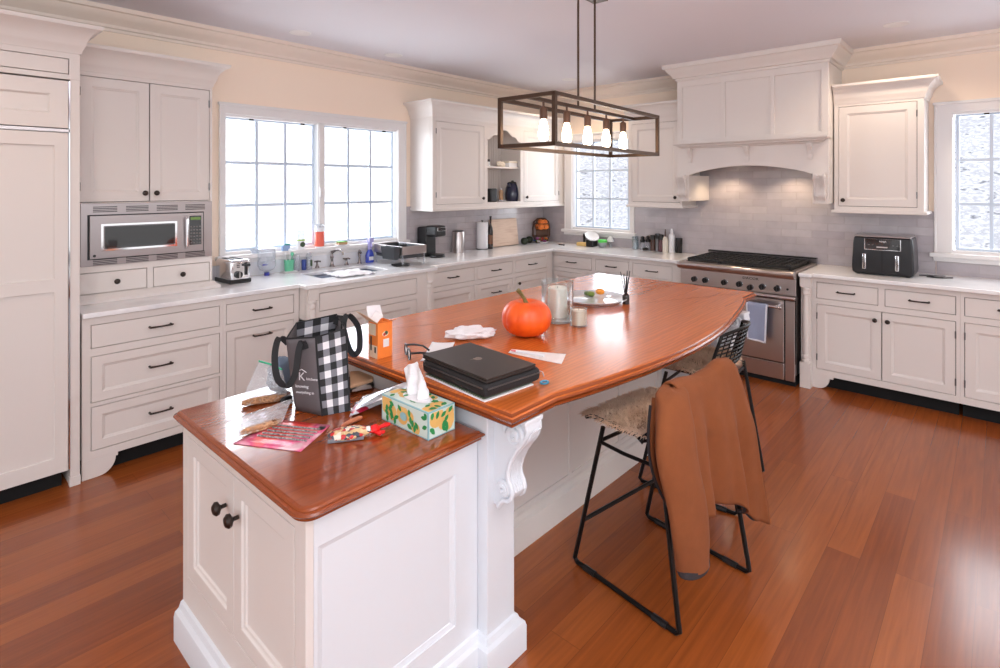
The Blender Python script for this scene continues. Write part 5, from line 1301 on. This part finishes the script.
# dish rack
x0, y0, _ = at(381, 264.5, ZK); x1, y1, _ = at(426, 263, ZK)
t = thing('dish_rack', 'steel dish rack on clear legs with a grey utensil holder', 'dish rack', (3.045, 3.985, ZK), PI / 2)
t.scale = (.76, .76, 1.13)
M['rackdark'] = plain('dark_grey_plastic', (60, 62, 66), .45)
MB().rings([[(-.24, -.15, .055), (.24, -.15, .055), (.24, .15, .055), (-.24, .15, .055)], [(-.26, -.165, .085), (.26, -.165, .085), (.26, .165, .085), (-.26, .165, .085)], [(-.265, -.17, .145), (.265, -.17, .145), (.265, .17, .145), (-.265, .17, .145)], [(-.255, -.16, .145), (.255, -.16, .145), (.255, .16, .145), (-.255, .16, .145)], [(-.25, -.155, .09), (.25, -.155, .09), (.25, .155, .09), (-.25, .155, .09)]]).build('drip_tub', 'rackdark', t, bevel=.004)
MB().plate([-.27, -.262, .262, .27], [-.175, -.167, .167, .175], lambda u, v: not (-.262 < u < .262 and -.167 < v < .167), .085, .150, 'z').build('steel_band', 'steel', t, bevel=.003)
m = MB()
for i in range(13): m.tube([(-.23 + i * .038, -.14, .10), (-.23 + i * .038, 0, .092), (-.23 + i * .038, .14, .10)], .0025, 5)
m.build('plate_wires', 'chrome', t, weld=False)
for sx in (-1, 1):
    for sy in (-1, 1): MB().box((sx * .25 - .008, sy * .155 - .008, 0), (sx * .25 + .008, sy * .155 + .008, .085)).build('leg', 'clearp', t, bevel=.002)
MB().rings([[(-.22, .19, .05), (0, .19, .05), (0, .25, .05), (-.22, .25, .05)], [(-.24, .18, .15), (.01, .18, .15), (.01, .27, .15), (-.24, .27, .15)], [(-.235, .185, .15), (.005, .185, .15), (.005, .265, .15), (-.235, .265, .15)], [(-.215, .195, .056), (-.005, .195, .056), (-.005, .245, .056), (-.215, .245, .056)]]).build('utensil_holder', 'rackdark', t, bevel=.003)
MB().prism([(-.28, .10), (-.22, .22), (-.10, .20), (-.08, .02), (-.24, .04)], .001, .014, 'z').build('drain_spout', 'black', t, bevel=.004)
t2 = thing('black_mug', 'black cup with a pale rim standing in the near corner of the dish rack', 'cup', (2.985, 3.865, ZK + .115))
MB().lathe([(.030, .0), (.033, .01), (.033, .07), (.030, .07), (.028, .008), (.001, .006)], n=22).build('cup', 'black', t2, smooth=True); MB().lathe([(.0335, .068), (.0335, .082), (.030, .082), (.030, .068)], n=22).build('rim', 'clearp', t2)
# white dish cloth over the sink edge
def dc(u, v):
    A = Vector(at(331, 276.5, ZK)); B = Vector(at(366, 272.5, ZK)); p = A.lerp(B, u)
    y = p.y + .13 - .26 * v; z = ZK + .004 + .016 * max(0, nz(u * 6, v * 6) + .35) + .02 * math.sin(PI * u) * math.sin(PI * v)
    fr_ = 3.545
    if y < fr_: z = ZK + .004 - (fr_ - y) * 1.0; y = fr_ - .006
    return (p.x + .015 * nz(v * 5, u), y, z)
tag(MB().grid(dc, 30, 24).build('dish_cloth', 'cloth', solid=.003, smooth=True, ang=70), 'white dish cloth draped over the front edge of the sink', 'cloth')
# coffee maker
t, R, h = put('coffee_maker', 'black single-serve coffee maker beside the dish rack', 'coffee maker', 420, 436, 225, 256)
t.rotation_euler = (0, 0, math.radians(8)); t.location = (ray_y(431.5, 4.13), 4.13, ZK)
w_ = .074
MB().box((-w_, .0, 0), (w_, .13, .29)).build('tower', 'black', t, bevel=.02, seg=3, smooth=True)
MB().box((-w_, -.13, .20), (w_, .02, .305)).build('brew_head', 'black', t, bevel=.02, seg=3, smooth=True)
MB().box((-w_ * .8, -.1325, .255), (w_ * .8, -.128, .29)).build('silver_band', 'chrome', t, bevel=.002)
MB().lathe([(.075, 0), (.078, .008), (.072, .022), (.06, .026), (.001, .026)], (0, -.075, 0), 22).build('drip_tray', 'black', t, smooth=True); MB().lathe([(.055, .0262), (.06, .029), (.001, .0285)], (0, -.075, 0), 20).build('drip_plate', 'steeld', t)
# steel canister
t, R, h = put('steel_canister', 'brushed steel canister between coffee maker and paper towels', 'canister', 452, 464.5, 230, 253)
MB().lathe([(R, 0), (R, h * .93), (R * .97, h * .95)], n=28).build('body', 'steel', t, smooth=True); MB().lathe([(R * .97, h * .95), (R * .97, h * .98), (R * .6, h), (.001, h)], n=28).build('lid', 'black', t, smooth=True)
p = at(469, 249, ZK)
t = thing('coiled_cord', 'small black coiled cord on the counter behind the canister', 'cord', (p[0] + .02, p[1] + .06, ZK))
MB().tube([(.03 * math.cos(a * .5) * (1 - a * .01), .02 * math.sin(a * .5), .006 + a * .0012) for a in range(30)], .005, 6).build('cord', 'black', t, smooth=True)
# paper towel
t, R, h = put('paper_towel', 'white paper towel roll standing on its holder', 'paper towel', 476.5, 488, 220, 249.5)
MB().lathe([(R * 1.05, 0), (R * 1.05, .008), (.001, .009)], n=26).build('base', 'steeld', t); MB().lathe([(R * .97, .010), (R, .014), (R, h * .93), (R * .3, h * .935), (R * .3, h * .9)], n=28).build('roll', 'paper', t, smooth=True)
MB().lathe([(.006, h * .9), (.006, h * .98), (.014, h * .985), (.012, h)], n=12).build('rod', 'bronze', t)
t, R, h = put('wine_bottle', 'tall dark brown glass bottle between paper towels and cutting board', 'bottle', 488, 493, 216, 249)
MB().lathe([(R * .95, 0), (R, .006), (R, h * .55), (R * .85, h * .64), (R * .42, h * .74), (R * .38, h * .95), (R * .45, h * .96), (R * .45, h)], n=20).build('bottle', 'amber', t, smooth=True); MB().lathe([(R + .0008, h * .15), (R + .0008, h * .42)], n=20).build('label', 'pinkp', t, smooth=True)
M['labelb'] = plain('brown_label', (120, 84, 62), .6); 
for o in t.children:
    if o.name.startswith('label'): o.data.materials[0] = M['labelb']
# cutting board leaning
x, y, _ = at(504, 245, ZK)
M['board'] = ramp_noise('pale_wood', [(206, 172, 148), (226, 198, 176), (214, 184, 160)], 3, .5, 6, (1, 1, 14))
xa = ray_y(491, 4.22); xb = ray_y(518, 4.22)
t = thing('cutting_board', 'pale wooden cutting board leaning against the tiled wall', 'cutting board', ((xa + xb) / 2, 4.205, ZK + .005), 0)
bd_ = MB().box((-(xb - xa) / 2, 0, 0), ((xb - xa) / 2, .02, .31)).build('board', 'board', t, bevel=.006, seg=2); bd_.rotation_euler = (-.12, 0, 0)
# avocados
for px, py, lb in ((524.5, 244.5, 'dark green avocado, left of the pair by the fruit basket'), (529.5, 243, 'dark green avocado, right of the pair by the fruit basket')):
    p = at(px, py, ZK); M['avo'] = M.get('avo') or plain('avocado_skin', (38, 52, 30), .5, noise=.3, bump=.4, scale=120)
    tag(lay(blob(.115, .085, .078, amp=.05, seed=px), p[0] + .02, p[1] + .02, ZK, .7).build('avocado', 'avo', smooth=True), lb, 'avocado', None)
# two-tier basket
t, R, h = put('fruit_basket', 'two-tier wire basket of oranges above sweets in the counter corner', 'basket', 533, 549.5, 218, 241.5)
M['wire'] = plain('brown_wire', (92, 66, 52), .45, .6)
MB().prism([(-R * .98, .06), (R * .98, .06), (R * .98, h * .62), (R * .8, h * .86), (R * .4, h * .97), (0, h), (-R * .4, h * .97), (-R * .8, h * .86), (-R * .98, h * .62)], R * .93, R * .97, 'y').xf(rotz(-.85)).build('back_plate', 'wire', t)
for z, q in ((.0, 1.0), (h * .52, .92)):
    m = MB()
    for k, (rr, zz) in enumerate(((.72, 0), (.9, .035), (1.0, .075))): m.tube([(R * q * rr * math.cos(a / 24 * 2 * PI), R * q * rr * math.sin(a / 24 * 2 * PI), z + zz + .004) for a in range(24)], .0045, 5, closed=True)
    for a in range(20):
        c_, s_ = math.cos(a / 20 * 2 * PI) * R * q, math.sin(a / 20 * 2 * PI) * R * q; m.tube([(0, 0, z + .004), (c_ * .72, s_ * .72, z + .004), (c_, s_, z + .079)], .002, 4)
    m.build('lower_tier' if z == 0 else 'upper_tier', 'wire', t, weld=False)
m = MB().tube([(-R * 1.02, 0, .07), (-R * 1.02, 0, h * .6), (-R * .9, 0, h * .86), (-R * .45, 0, h * .98), (0, 0, h), (R * .45, 0, h * .98), (R * .9, 0, h * .86), (R * 1.02, 0, h * .6), (R * 1.02, 0, .07)], .009, 8).xf(rotz(-.85)).build('arched_handle', 'wire', t, smooth=True)
bxy = Vector(t.location)
M['orangef'] = plain('orange_peel', (240, 128, 52), .45, bump=.15, scale=150)
rnd = random.Random(3); k = 0
for (dx, dy, dz) in ((-.055, -.04, 0), (.0, -.06, 0), (.055, -.035, 0), (-.03, .03, 0), (.035, .03, 0), (-.03, -.03, .05), (.03, -.03, .052), (0, .01, .055)):
    m = MB().lathe([(.001, 0), (.020, .003), (.032, .016), (.036, .034), (.032, .052), (.020, .065), (.001, .068)], n=16)
    k += 1
    o = m.build('orange', 'orangef', smooth=True, loc=(bxy.x + dx, bxy.y + dy, ZK + h * .52 + .007 + dz)); tag(o, 'orange in the upper tier of the corner basket', 'orange', 'oranges in the upper basket tier')
cols = [(220, 60, 60), (120, 190, 70), (200, 110, 180), (240, 150, 60), (235, 225, 225), (150, 110, 70), (90, 130, 200)]
for i in range(14):
    a = i * 2.4; q = .085 * math.sqrt((i % 7 + .6) / 7); nm = 'sw%d' % (i % 7); M[nm] = M.get(nm) or plain('sweet_wrapper', cols[i % 7], .35)
    o = lay(blob(.045, .034, .028, 10, 8, amp=.1, seed=i), bxy.x + q * math.cos(a), bxy.y + q * math.sin(a), ZK + .009 + (i // 7) * .029, a).build('sweet', nm, smooth=True); tag(o, 'wrapped sweet in the lower tier of the corner basket', 'sweet', 'wrapped sweets in the lower basket tier')
t, R, h = put('white_saucer', 'small white saucer in front of the corner basket', 'saucer', 538.5, 549, 240.5, 243.5)
MB().lathe([(R * .6, 0), (R, .014), (R * .95, .016), (R * .5, .004), (.001, .004)], n=24).build('saucer', 'white', t, smooth=True)

# ---------------------------------------------------------------- back-window counter items
def small(m, name, mat, px, py, label, cat, dx=.02, dy=.0, a=0, z=ZK, **kw):
    p = at(px, py, z); return tag(lay(m, p[0] + dx, p[1] + dy, z, a).build(name, mat, **kw), label, cat)
small(MB().tube([(0, -.02, .006), (0, .06, .006)], .006, 8), 'marker_pen', 'black', 562, 245.5, 'black marker pen lying near the corner of the counter', 'pen')
M['yel'] = plain('yellow_sponge', (232, 196, 128), .85, bump=.4, scale=90)
small(MB().box((-.04, -.065, 0), (.04, .065, .038)), 'yellow_sponge', 'yel', 580.5, 246, 'yellow block sponge under the back window', 'sponge', dx=.05, bevel=.006)
t, R, h = put('clip_stand', 'black handheld clip standing behind the yellow sponge', 'gadget', 582, 586.5, 229, 241.5)
MB().prism([(-.022, 0), (.03, 0), (.028, .012), (.006, .022), (-.004, .07), (.012, .112), (.034, .122), (.036, .130), (.004, .132), (-.018, .115), (-.022, .06)], -.014, .014, 'x').xf(rotz(PI / 2 + .6)).build('clip_body', 'black', t, bevel=.004)
t, R, h = put('tilted_bowl_stand', 'white dish tilted in a black stand under the back window', 'bowl', 586.5, 597, 238, 247)
MB().box((-.05, -.05, 0), (.05, .05, .075)).build('stand', 'black', t, bevel=.012, seg=3)
o = MB().lathe([(.028, 0), (.055, .012), (.080, .040), (.083, .046), (.078, .044), (.052, .018), (.001, .008)], n=28).build('tilted_dish', 'white', t, smooth=True); o.location = (0, .01, .085); o.rotation_euler = (.5, -.35, 0)
t, R, h = put('grey_bowl', 'grey bowl with bright green lid under the back window', 'bowl', 598, 607, 238.5, 248)
M['greyc'] = plain('grey_glaze', (150, 158, 162), .3); M['brightg'] = plain('bright_green', (84, 214, 82), .5)
MB().lathe([(R * .5, 0), (R * .85, h * .25), (R, h * .55), (R, h * .6)], n=24).build('bowl', 'greyc', t, smooth=True); MB().lathe([(R, h * .6), (R, h * .82), (R * .85, h * .9), (.001, h * .9)], n=24).build('lid', 'brightg', t, smooth=True)
t, R, h = put('kitchen_timer', 'white mushroom-shaped timer right of the green-lidded bowl', 'timer', 607, 613.5, 236, 246.5)
MB().lathe([(.02, 0), (.016, h * .45), (.02, h * .5)], n=18).build('stem', 'clearp', t, smooth=True); MB().lathe([(.042, h * .5), (.04, h * .62), (.028, h * .82), (.008, h), (.001, h)], n=20).build('cap', 'white', t, smooth=True)
small(MB().box((-.03, -.09, 0), (.03, .09, .012)), 'white_tray', 'slab', 619, 246.5, 'flat white tray under the back window', 'tray', dx=.04, bevel=.003)
t, R, h = put('glass_jar', 'tall clear glass jar left of the spice jars', 'jar', 632, 638.5, 236, 249)
MB().lathe([(R, 0), (R, h), (R * .94, h), (R * .94, .008), (.001, .007)], n=22).build('jar', 'clear', t, smooth=True)
# spice tins & bottles
def bott(name, label, cat, x0, x1, yt, yb, prof, mats, group=None):
    t, R, h = put(name, label, cat, x0, x1, yt, yb, group=group)
    for nm, mt, pr in prof: MB().lathe([(R * a, h * b) for a, b in pr], n=20).build(nm, mt, t, smooth=True)
    return t
bott('salt_mill', 'clear salt mill with a black top, left of the bottle group', 'mill', 640, 645, 236, 249.5, [('body', 'clearp', [(1, 0), (1, .5), (.8, .55)]), ('top', 'black', [(.9, .55), (1, .7), (.6, .8), (.8, .92), (.3, 1)])], 0)
bott('pepper_mill', 'clear pepper mill with a black top, second from the glass jar', 'mill', 645.5, 650.5, 235.5, 250, [('body', 'clearp', [(1, 0), (1, .5), (.8, .55)]), ('top', 'black', [(.9, .55), (1, .7), (.6, .8), (.8, .92), (.3, 1)])], 0)
small(lay(blob(.09, .05, .03, amp=.1), 0, 0, 0), 'black_dish', 'black', 645, 250.5, 'low black dish in front of the two mills', 'dish', dx=.01)
M['spice'] = plain('brown_spice_jar', (84, 58, 50), .25); M['spice2'] = plain('maroon_spice_jar', (98, 58, 62), .25)
bott('spice_jar', 'brown spice jar with a black lid', 'jar', 650.5, 655.5, 235, 250, [('jar', 'spice', [(1, 0), (1, .72)]), ('lid', 'black', [(1.03, .72), (1.03, 1), (.001, 1)])], 0)
bott('spice_jar', 'taller brown spice jar, second of the dark-lidded jars', 'jar', 655, 660, 233.5, 249.5, [('jar', 'steeld', [(1, 0), (1, .72)]), ('lid', 'black', [(1.03, .72), (1.03, 1), (.001, 1)])], 0)
bott('spice_jar', 'maroon spice jar with a black lid beside the cream bottle', 'jar', 658.5, 663.5, 234.5, 252, [('jar', 'spice2', [(1, 0), (1, .7)]), ('lid', 'black', [(1.03, .7), (1.03, 1), (.001, 1)])], 0)
M['creamp'] = plain('cream_bottle', (238, 230, 214), .4)
bott('oil_bottle', 'cream squeeze bottle with a dark thin nozzle', 'bottle', 662.5, 668, 229, 252.5, [('bottle', 'creamp', [(1, 0), (1, .5), (.8, .62), (.35, .68)]), ('nozzle', 'spice', [(.3, .68), (.25, .85), (.12, 1)])], 0)
bott('squeeze_bottle', 'tall white squeeze bottle left of the black cup', 'bottle', 668.5, 675, 228.5, 252.5, [('bottle', 'white', [(.95, 0), (1, .03), (1, .68), (.8, .76), (.45, .8)]), ('cap', 'white', [(.45, .8), (.4, .92), (.25, 1)])], 0)
bott('black_cup', 'tapered black tumbler left of the range', 'tumbler', 675.5, 682.5, 238, 252.5, [('cup', 'black', [(.8, 0), (.85, .02), (1, 1), (.92, 1), (.75, .05), (.001, .05)])], 0)

# ---------------------------------------------------------------- air fryer
xa, ya, _ = at(856, 270, ZK)
AX = 5.10; A0, A1 = .880, .482
t = thing('air_fryer', 'black twin-drawer air fryer with two silver handles on the right counter', 'air fryer', (AX, A0, ZK), -PI / 2)
AW = A0 - A1
M['afb'] = plain('air_fryer_black', (27, 27, 31), .3)
m = MB(); R3 = []
for z, ins in ((.004, .02), (.02, .004), (.05, 0), (.24, .008), (.285, .014), (.296, .02)):
    R3.append([(ins, ins * .4, z), (AW - ins, ins * .4, z), (AW - ins, .30 - ins, z), (ins, .30 - ins, z)])
m.rings(R3).build('housing', 'afb', t, bevel=.018, seg=4, smooth=True)
MB().box((.02, .001, .294), (AW - .02, .296, .304)).build('steel_lid_edge', 'steel', t, bevel=.004)
MB().box((.085, -.004, .195), (.318, .012, .282)).build('control_frame', 'chrome', t, bevel=.002); MB().box((.090, -.006, .200), (.313, .010, .281)).build('control_glass', 'darkglass', t)
text('NINJA', .017, 'white', parent=t, loc=(.205, -.0072, .262), rot=(PI / 2, 0, 0)); MB().box((.165, -.0072, .214), (.235, -.006, .224)).build('display_strip', 'steel', t)
for i in range(4): MB().cbox((.115 + (i % 2) * .025 + (i // 2) * .155, -.0068, .235), (.01, .001, .006)).build('touch_mark', 'steeld', t)
MB().box((.198, -.001, .03), (.200, .003, .195)).build('drawer_gap', 'void', t)
for u in (.085, .295):
    MB().box((u - .013, -.022, .045), (u + .013, .004, .165)).build('handle', 'chrome', t, bevel=.006, seg=3, smooth=True); 
for u in (.04, AW - .04):
    for yy in (.03, .26): MB().lathe([(.012, 0), (.012, .012)], (u, yy, 0), 10).build('foot', 'black', t)
t = thing('power_cord', 'black power cord and adapter lying right of the air fryer', 'cord', (5.30, .47, ZK), 0)
MB().tube([(0, .0, .005), (.03, -.05, .006), (.01, -.10, .005), (-.03, -.12, .006), (-.05, -.05, .005), (-.04, -.14, .005), (0, -.20, .006)], .0045, 7).build('cord', 'black', t, smooth=True)
MB().box((-.04, -.16, .001), (-.01, -.09, .02)).build('plug', 'steeld', t, bevel=.004)

# towel on the range handle
M['towel'] = plain('blue_grey_towel', (150, 158, 182), .95, bump=.5, scale=220); M['towelw'] = plain('towel_border', (222, 224, 232), .9)
def tw(u, v, off=0):
    yy = 1.555 - .165 * u; hx = 4.80 - .075
    if v < .12: a = v / .12 * PI; return (hx + .0155 * math.cos(a) + .0, yy, .635 + .0155 * math.sin(a) + off)
    k = (v - .12) / .88; return (hx - .0165 - .006 * math.sin(u * 8) * k - .004 * k - off, yy + .010 * k * (u - .5) * 2, .635 - .285 * k - .012 * u * k)
t = thing('hand_towel', 'blue-grey hand towel with pale edges hanging on the oven handle', 'towel', (0, 0, 0))
MB().grid(lambda u, v: tw(u, v), 24, 26).build('towel', 'towel', t, solid=.004, smooth=True, ang=70)
for nm, fn in (('side_border', lambda u, v: tw(.92 + .08 * u, .1 + .9 * v, .0028)), ('bottom_border', lambda u, v: tw(u, .965 + .035 * v, .003)), ('side_border', lambda u, v: tw(.07 * u, .1 + .9 * v, .0028))):
    MB().grid(fn, 10, 20).build(nm, 'towelw', t, solid=.002, smooth=True)

# ---------------------------------------------------------------- niche contents
NY = 4.08
def nx(px, yy=NY): return ray_y(px, yy)
t = thing('smart_speaker', 'black rounded speaker at the left of the lower niche', 'speaker', (nx(492.5, 4.02), 4.04, 1.4285))
MB().box((-.055, -.05, 0), (.05, .06, .145)).build('body', 'black', t, bevel=.015, seg=3, smooth=True)
t = thing('spice_bottle', 'small tan bottle between speaker and kettle in the niche', 'bottle', (nx(501, 4.15), 4.15, 1.4285))
MB().lathe([(.024, 0), (.024, .11), (.012, .13)], n=14).build('bottle', 'tan', t, smooth=True); MB().lathe([(.013, .13), (.013, .15), (.001, .15)], n=12).build('cap', 'white', t)
t = thing('electric_kettle', 'dark blue jug kettle in the lower niche', 'kettle', (nx(512.5, 4.08), 4.08, 1.4285))
M['inkb'] = plain('ink_blue_enamel', (34, 38, 66), .2, coat=.4)
MB().lathe([(.075, 0), (.082, .02), (.086, .08), (.076, .15), (.060, .19), (.056, .20)], n=28).build('body', 'inkb', t, smooth=True); MB().lathe([(.057, .20), (.05, .215), (.015, .222), (.015, .232), (.001, .234)], n=24).build('lid', 'black', t, smooth=True)
MB().tube([(-.055, -.01, .17), (-.09, -.02, .19), (-.105, -.025, .20)], [.025, .016, .012], 10).build('spout', 'inkb', t, smooth=True)
MB().tube([(.06, -.01, .19), (.105, -.02, .18), (.11, -.02, .11), (.08, -.01, .05)], .01, 8).build('handle', 'black', t, smooth=True)
t = thing('glass_saucer', 'shallow glass dish in front of the dark blue kettle', 'dish', (nx(502.5, 4.0), 4.005, 1.4285))
MB().lathe([(.03, 0), (.046, .022), (.043, .022), (.026, .005), (.001, .004)], n=22).build('dish', 'clearp', t, smooth=True)
t = thing('white_box', 'white lidded box on the niche shelf', 'box', (nx(510.5, 4.05), 4.05, 1.8085))
MB().box((-.07, -.04, 0), (.065, .05, .06)).build('box', 'white', t, bevel=.004); MB().box((-.073, -.043, .045), (.068, .053, .068)).build('lid', 'creamp', t, bevel=.004)
t = thing('shell_ornament', 'small tan shell ornament left of the white box', 'ornament', (nx(500.5, 4.08), 4.08, 1.8085))
MB().join(blob(.12, .06, .06, 24, 14, amp=.3, fr=2.5, seed=6)).build('shell', 'creamp', t, smooth=True)
t = thing('candle_tin', 'narrow black and white jar at the left end of the niche shelf', 'jar', (nx(488.7, 4.02), 4.03, 1.8085))
MB().lathe([(.02, 0), (.02, .05)], n=16).build('jar', 'white', t, smooth=True); MB().lathe([(.021, .05), (.021, .075), (.001, .076)], n=16).build('lid', 'black', t, smooth=True)
# ================================================================ OUTSIDE, LIGHT, CAMERA
w = bpy.data.worlds.new('sky'); SC.world = w; w.use_nodes = True
nt = w.node_tree; bg = nt.nodes['Background']
tc = node(nt, 'ShaderNodeTexCoord'); sp = node(nt, 'ShaderNodeSeparateXYZ'); nt.links.new(tc.outputs['Generated'], sp.inputs[0])
rp = node(nt, 'ShaderNodeValToRGB'); e = rp.color_ramp.elements; e[0].position = .45; e[0].color = (.62, .60, .60, 1); e[1].position = .6; e[1].color = (.93, .96, 1, 1)
mr = node(nt, 'ShaderNodeMapRange'); mr.inputs[1].default_value = -1; nt.links.new(sp.outputs[2], mr.inputs[0]); nt.links.new(mr.outputs[0], rp.inputs[0]); nt.links.new(rp.outputs[0], bg.inputs[0])
bg.inputs[1].default_value = 2.1

def lamp(kind, loc, energy, color, size=.1, rot=(0, 0, 0), sy=None, spot=None, name='light'):
    l = bpy.data.lights.new(name, kind); l.energy = energy; l.color = color
    if kind == 'AREA':
        l.size = size
        if sy: l.shape = 'RECTANGLE'; l.size_y = sy
    elif kind == 'SUN': l.angle = size
    else: l.shadow_soft_size = size
    if spot: l.spot_size = math.radians(spot); l.spot_blend = .6
    o = bpy.data.objects.new(name, l); COL.objects.link(o); o.location = loc; o.rotation_euler = rot; return o
WARM = (1, .80, .60)
def look(src, dst):
    return (Vector(dst) - Vector(src)).to_track_quat('-Z', 'Y').to_euler()
# daylight pouring in at each window
for loc, dst, sx, sy, en in (((2.45, YW + .5, 1.65), (2.45, 0, 1.2), 1.6, 1.1, 55), ((XW + .5, 3.45, 1.65), (0, 3.45, 1.2), .8, 1.1, 22), ((XW + .5, -.35, 1.65), (0, -.35, 1.0), 1.3, 1.1, 40)):
    lamp('AREA', loc, en, (.86, .93, 1), sx, look(loc, dst), sy, name='window_daylight')
# warm light from under the hood and recessed cans
for y in (1.93, 1.38): lamp('SPOT', (5.30, y, 1.775), 9, (1, .75, .5), .025, (0, 0, 0), spot=130, name='hood_lamp_light')
# ceiling downlights: the real ones first, then ones added for fill
def can(x, y, on, label):
    t = thing('recessed_downlight', label, 'ceiling light', (x, y, ZC))
    MB().lathe([(.062, -.001), (.075, -.004), (.078, -.001), (.078, 0), (.055, 0)], (0, 0, 0), 24).build('trim_ring', 'white', t, smooth=True)
    MB().lathe([(.0575, -.0005), (.001, -.0006)], (0, 0, 0), 24).build('lamp_face', 'lampon' if on else 'canoff', t)
    if on: lamp('SPOT', (x, y, ZC - .03), on, WARM, .05, (0, 0, 0), spot=150, name='downlight_light')
M['canoff'] = plain('unlit_lamp_face', (196, 190, 188), .4)
can(2.03, 3.86, 0, 'unlit recessed downlight nearest the fridge, above the sink window')
can(2.925, 3.92, 0, 'unlit recessed downlight between the sink window and the long wall cabinet')
can(4.85, 3.42, 26, 'lit recessed downlight above the corner, behind the lantern rods')
can(4.75, .55, 22, 'added fill downlight past the range hood, over the right counter')  # from here on, downlights added to fill the room with light
can(3.0, -.6, 26, 'added fill downlight behind the stools, outside the view')
can(.9, -.3, 26, 'added fill downlight over the open floor before the desk end')
can(.2, 2.6, 20, 'added fill downlight over the aisle by the fridge')
lamp('AREA', (-1.2, -1.4, 2.3), 50, (.86, .94, 1), 2.2, look((-1.2, -1.4, 2.3), (2.6, 2.2, .8)), 1.6, name='rear_fill_light')  # unseen main fill lamp, added behind the camera
lamp('AREA', (.6, -.6, 1.9), 100, (.92, .95, 1), .8, (PI, 0, 0), .8, name='ceiling_fill_light')  # unseen upward lamp, added to brighten the ceiling and soften shade

# outside: lawn, far hedge of shrubs
M['lawn'] = ramp_noise('frosty_lawn', [(205, 214, 212), (238, 240, 240), (220, 226, 224)], 1.5, .9)
M['hill'] = ramp_noise('wooded_slope', [(112, 114, 124), (206, 207, 214), (164, 165, 174), (222, 222, 228)], 4.5, .95, 8, (1, 1, 2.6))
struct(MB().box((-20, YW + .3, -1.2), (30, 30, -1.0)).box((XW + .3, -20, -1.2), (30, YW + .3, -1.0)).build('ground_outside', 'lawn'))
m = MB().grid(lambda u, v: (XW + 6 + 9 * v + .5 * math.sin(u * 19), -12 + 26.5 * u, -1.0 + 8.5 * v + .35 * math.sin(u * 51 + v * 9)), 70, 14)
struct(m.build('hillside', 'hill', smooth=True))

cam = bpy.data.cameras.new('camera'); co = bpy.data.objects.new('camera', cam); COL.objects.link(co)
co.location = (0, 0, HC); co.rotation_euler = (PI / 2, 0, math.atan2(YD, XD) - PI / 2)
cam.sensor_width = 36; cam.lens = F / 1000 * 36; cam.shift_y = -(334 - HZ) / 1000; cam.clip_start = .05
SC.camera = co
SC.view_settings.view_transform = 'Standard'; SC.view_settings.look = 'None'; SC.view_settings.exposure = 0.02
SC.cycles.use_denoising = True
SC.cycles.max_bounces = 8; SC.cycles.transparent_max_bounces = 16; SC.cycles.sample_clamp_indirect = 6
